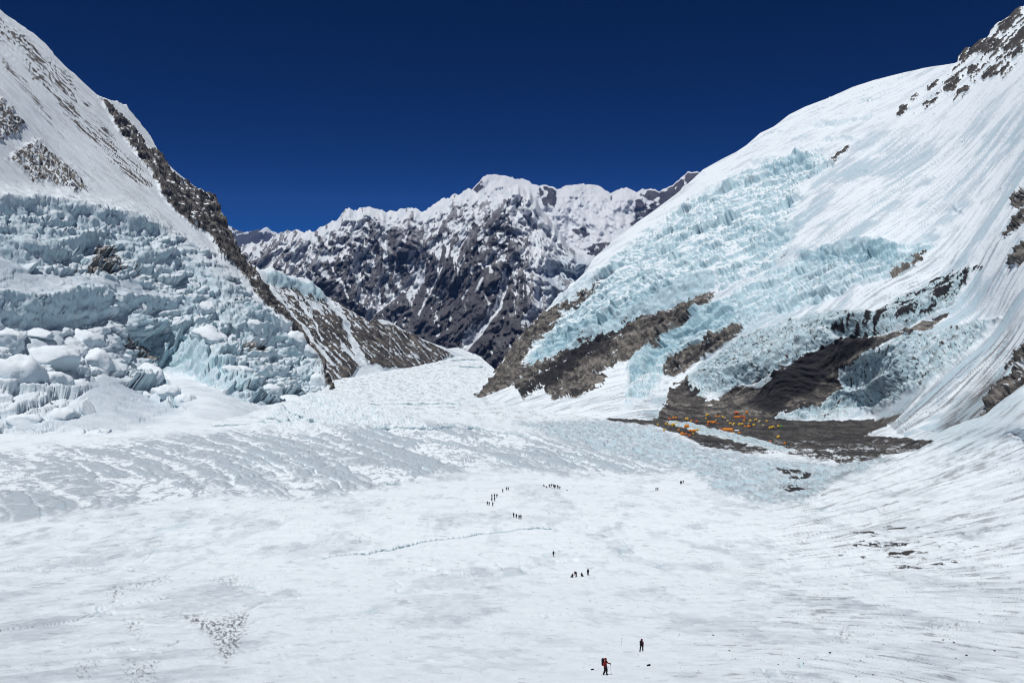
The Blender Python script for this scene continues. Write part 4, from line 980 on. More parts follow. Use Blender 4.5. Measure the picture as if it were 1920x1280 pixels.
def simple_mat(name, col, rough=0.8, var=0.25, scale=3.0, spec=0.2):
    m, nt, b = new_mat(name)
    tc = nt.nodes.new('ShaderNodeTexCoord'); n = nt.nodes.new('ShaderNodeTexNoise')
    n.inputs['Scale'].default_value = scale; n.inputs['Detail'].default_value = 4
    nt.links.new(tc.outputs['Object'], n.inputs['Vector'])
    r = nt.nodes.new('ShaderNodeValToRGB')
    r.color_ramp.elements[0].position = .3; r.color_ramp.elements[1].position = .7
    r.color_ramp.elements[0].color = (*[c * (1 - var) for c in col], 1)
    r.color_ramp.elements[1].color = (*[min(1, c * (1 + var)) for c in col], 1)
    nt.links.new(n.outputs['Fac'], r.inputs[0]); nt.links.new(r.outputs[0], b.inputs['Base Color'])
    b.inputs['Roughness'].default_value = rough; b.inputs['Specular IOR Level'].default_value = spec
    return m

def mesh_obj(name, me, parent=None):
    ob = bpy.data.objects.new(name, me); scene.collection.objects.link(ob)
    if parent is not None: ob.parent = parent
    return ob

def tag(ob, label, cat, group=None):
    ob['label'] = label; ob['category'] = cat
    if group: ob['group'] = group
    return ob

ORD = ['first', 'second', 'third', 'fourth', 'fifth', 'sixth', 'seventh', 'eighth', 'ninth', 'tenth', 'eleventh', 'twelfth', 'thirteenth', 'fourteenth', 'fifteenth', 'sixteenth', 'seventeenth', 'eighteenth', 'nineteenth', 'twentieth']
ORD += ['twenty-' + o for o in ORD[:9]] + ['thirtieth'] + ['thirty-' + o for o in ORD[:9]] + ['fortieth'] + ['forty-' + o for o in ORD[:9]]

# ------------------------------------------------------------------ ice blocks of the left icefall
def block_mat():
    m, nt, b = new_mat('serac_ice')
    N, L = nt.nodes, nt.links
    g = N.new('ShaderNodeNewGeometry'); sp = N.new('ShaderNodeSeparateXYZ'); L.new(g.outputs['Normal'], sp.inputs[0])
    tc = N.new('ShaderNodeTexCoord')
    n = N.new('ShaderNodeTexNoise'); n.inputs['Scale'].default_value = .25; n.inputs['Detail'].default_value = 7; n.inputs['Roughness'].default_value = .7
    L.new(tc.outputs['Object'], n.inputs['Vector'])
    a = N.new('ShaderNodeMath'); a.operation = 'MULTIPLY_ADD'; L.new(n.outputs['Fac'], a.inputs[0]); a.inputs[1].default_value = .9; L.new(sp.outputs[2], a.inputs[2])
    mr = N.new('ShaderNodeMapRange'); mr.interpolation_type = 'SMOOTHSTEP'; L.new(a.outputs[0], mr.inputs[0]); mr.inputs[1].default_value = .45; mr.inputs[2].default_value = .95
    mx = N.new('ShaderNodeMix'); mx.data_type = 'RGBA'; L.new(mr.outputs[0], mx.inputs[0])
    mx.inputs[6].default_value = (.52, .63, .70, 1); mx.inputs[7].default_value = (*SNOW, 1)
    L.new(mx.outputs[2], b.inputs['Base Color']); b.inputs['Roughness'].default_value = .8; b.inputs['Specular IOR Level'].default_value = .15
    bp = N.new('ShaderNodeBump'); bp.inputs['Strength'].default_value = .7; bp.inputs['Distance'].default_value = 1.2
    L.new(n.outputs['Fac'], bp.inputs['Height']); L.new(bp.outputs[0], b.inputs['Normal'])
    return m
MAT_BLOCK = block_mat()

def rock_mesh(name, size, seed, sub=3, power=3.0, amp=.22, mat=None, flat_top=0.0):
    """a rounded, faceted lump: superellipsoid pushed about by noise and cut by planes"""
    r = np.random.default_rng(seed)
    bm = bmesh.new(); bmesh.ops.create_icosphere(bm, subdivisions=sub, radius=1.0)
    co = np.array([v.co[:] for v in bm.verts])
    k = (np.abs(co) ** power).sum(1) ** (1 / power)
    co = co / k[:, None]
    for _ in range(7 if sub > 2 else 12):
        n = r.normal(size=3); n /= np.linalg.norm(n); d = r.uniform(.64, .94)
        t = co @ n - d
        co -= np.where(t > 0, t * (.85 if sub > 2 else 1.0), 0)[:, None] * n
    o = r.uniform(0, 50, 3)
    nz = fbm(co[:, 0] * 1.4 + o[0] + co[:, 2], co[:, 1] * 1.4 + o[1] - co[:, 2], 4, int(seed) % 60, .6) + .35 * fbm(co[:, 0] * 5 + co[:, 2] * 3, co[:, 1] * 5 - co[:, 2] * 3, 3, int(seed) % 50 + 7, .6)
    co *= (1 + amp * nz)[:, None]
    co *= np.array(size) / 2
    for v, c in zip(bm.verts, co): v.co = c
    me = bpy.data.meshes.new(name); bm.to_mesh(me); bm.free()
    me.polygons.foreach_set('use_smooth', np.full(len(me.polygons), sub > 2))
    if mat: me.materials.append(mat)
    return me

for k, (bx, by, bw, bh, ang, tilt) in enumerate([
        (158, 632, 60, 34, -.5, .25), (178, 668, 74, 40, -.3, .12), (84, 672, 82, 46, .2, -.15), (30, 700, 70, 84, .1, .1), (272, 704, 50, 34, -.6, .3), (262, 728, 60, 22, .1, 0), (302, 733, 40, 22, .2, .1),
        (316, 753, 36, 24, .3, .1), (346, 750, 34, 28, -.2, .1), (116, 782, 42, 36, .2, 0), (46, 792, 54, 26, .1, .05), (92, 710, 56, 38, .3, .2), (8, 640, 44, 34, 0, .1), (160, 770, 26, 62, .5, -.25), (172, 806, 40, 16, .2, .1), (195, 808, 26, 14, -.3, .1),
        (262, 578, 22, 22, .2, .1), (383, 578, 28, 20, -.2, .1), (388, 630, 58, 22, -.35, .35), (545, 640, 36, 30, .2, .2), (566, 660, 42, 28, .1, .2), (502, 738, 30, 24, .3, .1), (540, 754, 54, 22, .1, .1), (628, 764, 20, 14, .2, .1), (596, 716, 26, 40, .3, -.1), (470, 610, 30, 22, .3, .2),
        (22, 612, 44, 16, .1, .1), (70, 618, 50, 18, -.2, .1), (140, 720, 34, 20, .5, .1), (215, 690, 30, 18, .3, .1), (330, 600, 26, 18, .1, .3), (430, 705, 30, 16, -.2, .2), (455, 690, 34, 14, .2, .1)]):
    p = on_left(bx, by); d = p @ np.array([0, CP, -SP]); m = d / FPX
    me = rock_mesh('ice_block', (bw * m * 1.2, (bw + bh) * .6 * m, bh * m * 1.35), 900 + k, 4, 2.6, .30, MAT_BLOCK)
    ob = mesh_obj('ice_block', me, LEFT)
    ob.location = Vector(p) + Vector((.05, .05, -.22)) * bh * m
    ob.rotation_euler = (0, tilt, ang)

# ------------------------------------------------------------------ stones lying on the snow
MAT_STONE = simple_mat('dark_stone', (.055, .05, .048), .9, .5, 2.0)
STONES = [(1669, 1078, 5), (1532, 1117, 4), (1571, 1119, 3), (1890, 1062, 5), (1496, 1153, 4), (1367, 1222, 6), (1380, 1239, 5), (1421, 1239, 5), (1459, 1249, 5), (1498, 1239, 5), (1507, 1246, 5), (1522, 1237, 4), (1556, 1226, 8), (1614, 1243, 5), (1605, 1272, 6), (1638, 1270, 6),
          (1768, 1204, 6), (1789, 1208, 6), (1792, 1236, 5), (1813, 1233, 8), (1723, 1236, 4), (1837, 1168, 5), (1627, 1207, 4), (1656, 1212, 4), (1337, 1192, 6), (1266, 1166, 4), (1384, 1063, 3), (1414, 1266, 4), (1303, 1208, 4), (1309, 1262, 4), (1700, 1112, 4), (1865, 1225, 6), (1835, 1155, 3)]
protos = [rock_mesh('stone', (1, .8, .62), 40 + i, 2, 2.4, .3, MAT_STONE) for i in range(5)]
STONES.sort()
for k, (x, y, w) in enumerate(STONES):
    p = ground(x, y); m = np.linalg.norm(p) / FPX
    ob = mesh_obj('stone', protos[k % 5])
    sc_ = w * m * .62
    ob.scale = (sc_, sc_ * .9, sc_ * .8); ob.location = Vector(p) + Vector((0, 0, .18 * sc_)); ob.rotation_euler = (0, 0, k * 1.7)
    tag(ob, 'small dark stone on the snow, %s scattered stone from the left at lower right' % ORD[k], 'stone', 'stones lying on the snow')

def scatter(name, label, pts, sizes, mat, seed, squash=.7):
    """uncounted rubble, joined"""
    r = np.random.default_rng(seed)
    base = np.array([(1, 0, 0), (0, 1, 0), (-1, 0, 0), (0, -1, 0), (.45, .35, .9), (-.4, .3, .8), (-.1, -.5, .85), (0, 0, -.6)])
    fc = np.array([(0, 1, 4), (1, 5, 4), (1, 2, 5), (2, 6, 5), (2, 3, 6), (3, 0, 6), (0, 4, 6), (4, 5, 6), (1, 0, 7), (2, 1, 7), (3, 2, 7), (0, 3, 7)])
    V, Fc = [], []
    for i, (p, s_) in enumerate(zip(pts, sizes)):
        a = r.uniform(0, 6.28); c, s2 = math.cos(a), math.sin(a)
        b_ = base * r.uniform(.7, 1.3, base.shape) * np.array([1, r.uniform(.6, 1), squash]) * s_ * .5
        V.append(np.stack([b_[:, 0] * c - b_[:, 1] * s2, b_[:, 0] * s2 + b_[:, 1] * c, b_[:, 2]], 1) + p); Fc.append(fc + 8 * i)
    me = bpy.data.meshes.new(name); me.from_pydata(np.concatenate(V).tolist(), [], np.concatenate(Fc).tolist()); me.materials.append(mat)
    ob = mesh_obj(name, me); ob['kind'] = 'stuff'; ob['label'] = label
    return ob
pts, siz = [], []
for _ in range(350):
    x = rng.uniform(1250, 1920); y = 1020 + 255 * rng.random() ** .7
    if fbm(np.array([x / 90]), np.array([y / 22]), 3, 88)[0] < .05: continue
    p = ground(x, y); pts.append(p + (0, 0, .02)); siz.append(rng.uniform(.7, 2.2) * np.linalg.norm(p) / FPX)
scatter('gravel', 'fine dark grit sprinkled over the snow at lower right', pts, siz, MAT_STONE, 1)
MAT_RUBBLE = simple_mat('moraine_rubble', (.10, .093, .086), .95, .6, .35)
MORP = [(1219, 790), (1330, 782), (1430, 788), (1515, 796), (1672, 788), (1640, 812), (1620, 822), (1750, 832), (1690, 848), (1624, 866), (1575, 868), (1500, 852), (1425, 850), (1365, 846), (1312, 832), (1270, 812)]
cand = np.stack([rng.uniform(1210, 1760, 9000), rng.uniform(775, 872, 9000)], 1)
ICER = [(1245, 789), (1290, 794), (1330, 803), (1380, 813), (1440, 832), (1490, 848), (1440, 847), (1400, 834), (1350, 822), (1300, 808), (1255, 797)]
ins = (poly(cand[:, 0], cand[:, 1], MORP, 3) > .5) & (poly(cand[:, 0], cand[:, 1], ICER, 3) < .2)
pts, siz = [], []
for x, y in cand[ins]:
    p = ground(x, y); pts.append(p + (0, 0, .1)); siz.append((.4 + 1.6 * rng.random() ** 3) * 1.2)
scatter('rubble', 'grey rubble covering the moraine round the camp', pts, siz, MAT_RUBBLE, 2)

# ------------------------------------------------------------------ tents of the camp
def tent_mats():
    cols = dict(orange=(.66, .22, .02), yellow=(.62, .38, .04), tan=(.42, .36, .22), red=(.55, .13, .04), blue=(.05, .08, .22), green=(.10, .24, .05), white=(.75, .76, .78))
    return {k: simple_mat('tent_fabric_' + k, c, .6, .12, 1.5, .3) for k, c in cols.items()}
TM = tent_mats()
MAT_DARK = simple_mat('tent_door_mesh', (.05, .045, .04), .9, .3, 4)

def dome_mesh():
    bm = bmesh.new(); nu, nv = 18, 6; rows = []
    for j in range(nv):
        t = j / nv * math.pi / 2; row = []
        for i in range(nu):
            a = i / nu * 2 * math.pi
            ridge = 1 + .07 * abs(math.cos(3 * a)) - .05
            r = math.cos(t) ** .8 * ridge
            row.append(bm.verts.new((r * math.cos(a) * .5, r * math.sin(a) * .42, math.sin(t) * .44 + .0 - (.03 if j == 0 else 0))))
        rows.append(row)
    top = bm.verts.new((0, 0, .45))
    for j in range(nv - 1):
        for i in range(nu): bm.faces.new((rows[j][i], rows[j][(i + 1) % nu], rows[j + 1][(i + 1) % nu], rows[j + 1][i]))
    for i in range(nu): bm.faces.new((rows[-1][i], rows[-1][(i + 1) % nu], top))
    bm.faces.new(rows[0][::-1])
    me = bpy.data.meshes.new('dome_tent'); bm.to_mesh(me); bm.free(); return me

def tunnel_mesh():
    """long mess tent: upright walls, pitched roof, three bays"""
    bm = bmesh.new(); prof = [(-.21, -.03), (-.215, .16), (-.13, .27), (0, .33), (.13, .27), (.215, .16), (.21, -.03)]; secs = []
    for k in range(7):
        x = -.5 + k / 6; sag = .018 if k % 2 else 0
        secs.append([bm.verts.new((x, y * (1 - sag), z - (sag if z > .2 else 0))) for y, z in prof])
    for k in range(6):
        for i in range(len(prof) - 1): bm.faces.new((secs[k][i], secs[k][i + 1], secs[k + 1][i + 1], secs[k + 1][i]))
        bm.faces.new((secs[k][0], secs[k + 1][0], secs[k + 1][-1], secs[k][-1]))
    bm.faces.new(secs[0][::-1]); bm.faces.new(secs[-1])
    bmesh.ops.recalc_face_normals(bm, faces=bm.faces)
    me = bpy.data.meshes.new('mess_tent'); bm.to_mesh(me); bm.free(); return me

def door_mesh():
    bm = bmesh.new(); arc = [(-.13, -.02), (-.12, .12), (-.07, .21), (0, .24), (.07, .21), (.12, .12), (.13, -.02)]
    def yy(z, x): return -.425 * math.cos(math.asin(min(.99, max(0, z) / .45))) ** .8 * math.sqrt(max(.05, 1 - (x / .5) ** 2)) - .012
    f1 = [bm.verts.new((x, yy(z, x), z)) for x, z in arc]; f2 = [bm.verts.new((x, yy(z, x) + .03, z)) for x, z in arc]
    bm.faces.new(f1); bm.faces.new(f2[::-1])
    for i in range(len(arc)): bm.faces.new((f1[i], f2[i], f2[(i + 1) % len(arc)], f1[(i + 1) % len(arc)]))
    bmesh.ops.recalc_face_normals(bm, faces=bm.faces)
    me = bpy.data.meshes.new('door'); bm.to_mesh(me); bm.free(); me.materials.append(MAT_DARK); return me
DOME, MESS, DOOR = dome_mesh(), tunnel_mesh(), door_mesh()
TENT_ME = {}
for c_, m_ in TM.items():
    for nm, base in (('d', DOME), ('m', MESS)):
        q_ = base.copy(); q_.materials.append(m_); TENT_ME[nm, c_] = q_
# surveyed camp plan: x, y on a six-fold enlargement from (1200, 760); width; colour; shape
CAMP = [(195, 230, 24, 'yellow'), (290, 225, 26, 'yellow'), (320, 225, 24, 'yellow'), (375, 232, 46, 'yellow'), (412, 218, 26, 'yellow'), (330, 162, 28, 'red'), (370, 160, 26, 'orange'), (402, 156, 30, 'orange'), (525, 170, 42, 'yellow'), (578, 186, 28, 'orange'), (635, 194, 34, 'red'),
        (430, 283, 26, 'orange'), (275, 290, 30, 'yellow'), (490, 258, 22, 'white'), (525, 268, 52, 'orange'), (572, 296, 36, 'orange'), (612, 297, 44, 'orange'), (652, 297, 32, 'yellow'), (597, 320, 24, 'yellow'), (480, 338, 46, 'orange'), (515, 352, 32, 'red'), (552, 356, 36, 'red'),
        (752, 120, 38, 'yellow'), (738, 156, 20, 'yellow'), (853, 121, 32, 'orange'), (886, 124, 24, 'orange'), (775, 208, 34, 'orange'), (803, 212, 30, 'orange'), (834, 213, 44, 'orange'), (758, 220, 26, 'red'), (872, 218, 22, 'red'), (856, 172, 24, 'tan'), (934, 147, 28, 'yellow'), (952, 158, 26, 'tan'), (985, 180, 30, 'tan'),
        (1085, 142, 56, 'orange', 'm'), (1082, 103, 46, 'red'), (1195, 95, 34, 'orange'), (1150, 143, 50, 'red', 'm'), (1140, 184, 32, 'blue'), (1172, 181, 28, 'orange'), (1176, 154, 24, 'red'), (1020, 218, 32, 'yellow'), (1060, 218, 32, 'yellow'), (1050, 242, 26, 'tan'), (1147, 217, 30, 'yellow'), (1122, 235, 36, 'yellow'),
        (1182, 243, 26, 'orange'), (1222, 245, 44, 'orange'), (1216, 207, 22, 'tan'), (1241, 178, 34, 'yellow'), (1302, 174, 30, 'yellow'), (1278, 231, 34, 'yellow'), (1346, 203, 36, 'tan'), (1420, 187, 26, 'yellow'), (1381, 230, 26, 'tan'), (1462, 262, 36, 'yellow'), (1492, 262, 34, 'yellow'), (1554, 247, 30, 'yellow'), (1582, 248, 36, 'green'),
        (905, 268, 30, 'red'), (985, 284, 92, 'orange', 'm'), (1086, 292, 44, 'white', 'm'), (1116, 311, 26, 'orange'), (1050, 308, 24, 'orange'), (1460, 401, 26, 'red'), (1556, 384, 40, 'yellow'), (1632, 440, 28, 'orange')]
CAMP = [c if len(c) == 5 else (*c, 'd') for c in CAMP]
CAMP.sort()
seen = {}
total = {}
for c in CAMP: total[c[3], c[4]] = total.get((c[3], c[4]), 0) + 1
for k, (cx_, cy_, w_, col_, sh) in enumerate(CAMP):
    x, y = 1200 + cx_ / 6, 760 + cy_ / 6
    p = ground(x, y); d = p @ np.array([0, CP, -SP])
    wid = w_ / 6 * d / FPX * 1.15
    nm = 'mess_tent' if sh == 'm' else 'dome_tent'
    ob = mesh_obj(nm, TENT_ME[sh, col_])
    ob.scale = (wid, wid, wid * (1.15 if sh == 'd' else .9)); ob.location = Vector(p) + Vector((0, 0, .35))
    ob.rotation_euler = (0, 0, rng.uniform(-.5, .5) if sh == 'd' else rng.uniform(-.15, .15))
    n_ = seen.get((col_, sh), 0); seen[col_, sh] = n_ + 1
    kind = 'long %s mess tent' % col_ if sh == 'm' else '%s dome tent' % col_
    if total[col_, sh] == 1: lab = 'the only %s in the moraine camp' % kind
    else: lab = '%s on the dark moraine, %s %s tent from the left' % (kind, ORD[n_], col_)
    tag(ob, lab, 'tent', 'tents of the moraine camp')
    if sh == 'd' and w_ >= 30: mesh_obj('door', DOOR, ob)

# ------------------------------------------------------------------ people on the snow
CLOTH = {k: simple_mat('cloth_' + k, c, .8, .25, 9) for k, c in dict(black=(.012, .012, .016), navy=(.015, .02, .04), red=(.20, .014, .016), maroon=(.10, .012, .02), grey=(.05, .05, .055), yellow=(.45, .25, .03), boot=(.02, .018, .016)).items()}
SKIN = simple_mat('face_skin', (.32, .19, .13), .6, .1, 5)
GLASS = simple_mat('goggle_lens', (.02, .02, .03), .15, .2, 2, .6)

J0 = dict(pel=(0, 0, .95), sp=(0, 0, 1.13), ch=(0, .01, 1.33), nk=(0, 0, 1.48), hd=(0, -.01, 1.57), ht=(0, -.02, 1.70), ns=(0, -.12, 1.60),
          shl=(-.18, 0, 1.40), ell=(-.25, .02, 1.13), wrl=(-.26, -.08, .90), hal=(-.26, -.12, .80), thl=(-.22, -.14, .84), shr=(.18, 0, 1.40), elr=(.25, .02, 1.13), wrr=(.26, -.08, .90), har=(.26, -.12, .80), thr=(.22, -.14, .84),
          hpl=(-.10, 0, .90), knl=(-.12, -.02, .50), anl=(-.12, .03, .10), tol=(-.13, -.17, .05), hpr=(.10, 0, .90), knr=(.12, -.02, .50), anr=(.12, .03, .10), tor=(.13, -.17, .05))
RAD = dict(pel=.155, sp=.15, ch=.17, nk=.075, hd=.10, ht=.085, ns=.03, sh=.085, el=.065, wr=.05, ha=.05, th=.02, hp=.115, kn=.085, an=.07, to=.05)
BONES = [('pel', 'sp'), ('sp', 'ch'), ('ch', 'nk'), ('nk', 'hd'), ('hd', 'ht'), ('hd', 'ns')]
for q in 'lr':
    BONES += [('ch', 'sh' + q), ('sh' + q, 'el' + q), ('el' + q, 'wr' + q), ('wr' + q, 'ha' + q), ('wr' + q, 'th' + q), ('pel', 'hp' + q), ('hp' + q, 'kn' + q), ('kn' + q, 'an' + q), ('an' + q, 'to' + q)]
def pose(**kw):
    d = dict(J0); d.update(kw); return d
POSES = {
    'stand': pose(),
    'walk': pose(knl=(-.12, -.16, .55), anl=(-.12, -.10, .14), tol=(-.13, -.30, .12), anr=(.12, .24, .12), tor=(.13, .07, .04), knr=(.12, .06, .52), ell=(-.25, .12, 1.14), wrl=(-.24, .12, .92), hal=(-.24, .1, .82), thl=(-.2, .08, .86), elr=(.26, -.12, 1.16), wrr=(.24, -.33, 1.06), har=(.24, -.42, 1.04), thr=(.2, -.4, 1.08)),
    'poles': pose(elr=(.28, -.10, 1.15), wrr=(.30, -.33, 1.10), har=(.30, -.42, 1.10), thr=(.27, -.41, 1.15), ell=(-.27, .10, 1.15), wrl=(-.34, -.08, 1.02), hal=(-.36, -.16, 1.02), thl=(-.33, -.16, 1.06), anl=(-.12, .14, .10), tol=(-.13, -.06, .05), anr=(.12, -.1, .10), tor=(.13, -.3, .05), knr=(.12, -.12, .52)),
    'arm': pose(ell=(-.40, -.04, 1.22), wrl=(-.60, -.10, 1.06), hal=(-.68, -.12, 1.0), thl=(-.65, -.16, 1.05)),
    'bend': pose(sp=(0, -.16, 1.06), ch=(0, -.36, 1.14), nk=(0, -.50, 1.14), hd=(0, -.59, 1.15), ht=(0, -.71, 1.18), ns=(0, -.62, 1.04), shl=(-.18, -.40, 1.12), ell=(-.22, -.48, .86), wrl=(-.18, -.60, .64), hal=(-.16, -.64, .55), thl=(-.12, -.66, .6), shr=(.18, -.40, 1.12), elr=(.22, -.48, .86), wrr=(.18, -.60, .64), har=(.16, -.64, .55), thr=(.12, -.66, .6), pel=(0, .06, .92), hpl=(-.1, .06, .88), hpr=(.1, .06, .88)),
    'sit': pose(pel=(0, .05, .17), sp=(0, .06, .36), ch=(0, .02, .58), nk=(0, 0, .73), hd=(0, -.02, .82), ht=(0, -.03, .95), ns=(0, -.13, .84), shl=(-.18, .02, .65), ell=(-.26, -.12, .44), wrl=(-.2, -.32, .46), hal=(-.17, -.40, .47), thl=(-.13, -.38, .5), shr=(.18, .02, .65), elr=(.26, -.12, .44), wrr=(.2, -.32, .46), har=(.17, -.40, .47), thr=(.13, -.38, .5),
                hpl=(-.1, .02, .15), knl=(-.15, -.40, .46), anl=(-.14, -.62, .10), tol=(-.15, -.80, .07), hpr=(.1, .02, .15), knr=(.15, -.40, .46), anr=(.14, -.62, .10), tor=(.15, -.80, .07))}

def seg_dist(p, a, b):
    ab = b - a; t = np.clip(((p - a) @ ab) / (ab @ ab + 1e-9), 0, 1)
    return np.linalg.norm(p - a - t[:, None] * ab, axis=1)

def body_mesh(J):
    names = list(J); me = bpy.data.meshes.new('body_skeleton')
    me.from_pydata([J[n] for n in names], [(names.index(a), names.index(b)) for a, b in BONES], [])
    ob = bpy.data.objects.new('body_skeleton', me); scene.collection.objects.link(ob)
    ob.modifiers.new('skin', 'SKIN'); sb = ob.modifiers.new('smooth', 'SUBSURF'); sb.levels = 1; sb.render_levels = 1
    for i, n in enumerate(names):
        r = RAD.get(n, RAD.get(n[:-1], .05)) * 1.15
        sv = me.skin_vertices[0].data[i]; sv.radius = (r, r * (.8 if n in ('ch', 'sp') else 1)); sv.use_root = (n == 'pel')
    dg = bpy.context.evaluated_depsgraph_get()
    out = bpy.data.meshes.new_from_object(ob.evaluated_get(dg))
    bpy.data.objects.remove(ob); bpy.data.meshes.remove(me)
    n = len(out.polygons)
    c = np.zeros(n * 3); out.polygons.foreach_get('center', c); c = c.reshape(-1, 3)
    part = np.zeros(n, np.int32); best = np.full(n, 9.0)
    for a, b in BONES:
        d = seg_dist(c, np.array(J[a]), np.array(J[b]))
        mi = 0
        if b[:2] in ('kn', 'an', 'hp'): mi = 1
        if b[:2] == 'to': mi = 2
        if b in ('hd', 'ht'): mi = 0
        if b == 'ns': mi = 3
        if b[:2] in ('ha', 'th'): mi = 2
        part = np.where(d < best, mi, part); best = np.minimum(best, d)
    out.polygons.foreach_set('material_index', part)
    out.polygons.foreach_set('use_smooth', np.full(n, True))
    return out
BODY = {k: body_mesh(j) for k, j in POSES.items()}
BODY_C = {}
def body_of(po, jacket, trousers):
    key = po, jacket, trousers
    if key not in BODY_C:
        m = BODY[po].copy()
        for q in (CLOTH[jacket], CLOTH[trousers], CLOTH['boot'], SKIN): m.materials.append(q)
        BODY_C[key] = m
    return BODY_C[key]

def pack_mesh():
    bm = bmesh.new(); bmesh.ops.create_cube(bm, size=1)
    for v in bm.verts: v.co = (v.co.x * .32 * (.85 if v.co.z > 0 else 1), v.co.y * .22, v.co.z * .56)
    bmesh.ops.bevel(bm, geom=bm.edges[:], offset=.06, segments=2, affect='EDGES')
    r = bmesh.ops.create_cube(bm, size=1)
    for v in r['verts']: v.co = (v.co.x * .27, v.co.y * .2, v.co.z * .12 + .31)
    me = bpy.data.meshes.new('backpack'); bm.to_mesh(me); bm.free(); return me
def hood_mesh():
    bm = bmesh.new(); bmesh.ops.create_uvsphere(bm, u_segments=14, v_segments=9, radius=.135)
    bmesh.ops.delete(bm, geom=[v for v in bm.verts if v.co.y < -.075 and v.co.z < .06], context='VERTS')
    for v in bm.verts: v.co.z *= 1.12
    bmesh.ops.solidify(bm, geom=bm.faces[:], thickness=.012)
    me = bpy.data.meshes.new('hood'); bm.to_mesh(me); bm.free(); return me
def goggle_mesh():
    bm = bmesh.new(); bmesh.ops.create_cube(bm, size=1)
    for v in bm.verts: v.co = (v.co.x * .16, v.co.y * .04 + (.02 if abs(v.co.x) > .4 else 0), v.co.z * .07)
    bmesh.ops.bevel(bm, geom=bm.edges[:], offset=.012, segments=2, affect='EDGES')
    me = bpy.data.meshes.new('goggles'); bm.to_mesh(me); bm.free(); me.materials.append(GLASS); return me
def glove_mesh():
    """palm, four bent fingers of unequal length and a thumb from the side"""
    bm = bmesh.new()
    def lump(c, sx, sy, sz):
        r = bmesh.ops.create_icosphere(bm, subdivisions=1, radius=1)
        for v in r['verts']: v.co = (v.co.x * sx + c[0], v.co.y * sy + c[1], v.co.z * sz + c[2])
    lump((0, 0, 0), .045, .022, .05)
    for i, L_ in enumerate((.036, .042, .040, .032)):
        x = -.03 + i * .02
        lump((x, -.008, -.055), .0105, .0115, .024); lump((x, -.03, -.055 - L_ * .55), .010, .022, .011)
    lump((.046, -.02, -.012), .012, .026, .014); lump((.04, -.045, -.02), .011, .018, .011)
    me = bpy.data.meshes.new('glove'); bm.to_mesh(me); bm.free(); me.materials.append(CLOTH['black']); return me
PACK, HOOD, GOG, GLOVE = pack_mesh(), hood_mesh(), goggle_mesh(), glove_mesh()
PACK_C, HOOD_C = {}, {}
def coloured(base, cache, col):
    if col not in cache:
        m = base.copy(); m.materials.append(CLOTH[col]); cache[col] = m
    return cache[col]

def person(x, y, po, face, jacket, trousers, label, pack=None, group=None, detail=True, size=1.15):
    """face: heading in degrees, 0 = towards the viewer, 90 = to the photo's right"""
    p = ground(x, y)
    ob = mesh_obj('person', body_of(po, jacket, trousers))
    ob.location = Vector(p) - Vector((0, 0, .03)); ob.rotation_euler = (0, 0, math.radians(face)); ob.scale = (size, size, size)
    tag(ob, label, 'person', group)
    J = POSES[po]
    ch, nk, hd, sp_ = (np.array(J[n]) for n in ('ch', 'nk', 'hd', 'sp'))
    up = Vector(ch - sp_).normalized()
    tilt = math.atan2(-up.y, up.z)
    if detail:
        h = mesh_obj('hood', coloured(HOOD, HOOD_C, jacket), ob); h.location = hd + (np.array(J['ht']) - hd) * .35; h.rotation_euler = (tilt, 0, 0)
        g = mesh_obj('goggles', GOG, ob); g.location = Vector(h.location) + Vector((0, -.115 * math.cos(tilt), .03 - .115 * math.sin(tilt))); g.rotation_euler = (tilt, 0, 0)
    if pack:
        b_ = mesh_obj('backpack', coloured(PACK, PACK_C, pack), ob)
        nrm = Vector((0, up.z, -up.y))
        b_.location = Vector((ch + sp_) / 2) + nrm * .24; b_.rotation_euler = (tilt, 0, 0)
    return ob

near1 = person(1135, 1267, 'poles', 62, 'red', 'black', 'climber in red hooded jacket with black backpack and two poles, nearest the viewer', 'black', size=.94)
for hx, hn in (('r', 'har'), ('l', 'hal')):
    gl = mesh_obj('glove', GLOVE, near1); gl.location = POSES['poles'][hn]; gl.scale = (1.2, 1.2, 1.2)
def trekking_pole(world_top, world_tip, label):
    a = Vector(world_top); b_ = Vector(world_tip); L_ = (a - b_).length
    bm = bmesh.new()
    bmesh.ops.create_cone(bm, cap_ends=True, segments=8, radius1=.006, radius2=.010, depth=L_)
    r = bmesh.ops.create_cone(bm, cap_ends=True, segments=10, radius1=.02, radius2=.02, depth=.13)
    for v in r['verts']: v.co.z += L_ / 2 - .03
    r = bmesh.ops.create_cone(bm, cap_ends=True, segments=10, radius1=.05, radius2=.045, depth=.012)
    for v in r['verts']: v.co.z += -L_ / 2 + .09
    me = bpy.data.meshes.new('trekking_pole'); bm.to_mesh(me); bm.free(); me.materials.append(CLOTH['grey'])
    ob = mesh_obj('trekking_pole', me); ob.location = (a + b_) / 2; ob.rotation_euler = (a - b_).to_track_quat('Z', 'Y').to_euler()
    tag(ob, label, 'pole', 'trekking poles of the nearest climber')
bpy.context.view_layer.update()
mw = near1.matrix_world
h1 = mw @ Vector(POSES['poles']['har']); h2 = mw @ Vector(POSES['poles']['hal'])
trekking_pole(h1 + Vector((0, 0, .05)), Vector((h1.x + .05, h1.y, near1.location.z - .02)), 'upright pole in front of the nearest red-hooded climber')
trekking_pole(h2 + Vector((0, 0, .05)), Vector((h2.x - .45, h2.y - .1, near1.location.z + .02)), 'slanting pole trailing behind the nearest red-hooded climber')
person(1202, 1222, 'walk', 150, 'maroon', 'black', 'climber in dark maroon hood walking alone above the nearest climber', 'black', size=1.0)
person(1037, 1044, 'arm', 180, 'black', 'black', 'lone black-clad climber with one arm held out, above the resting party', 'black')
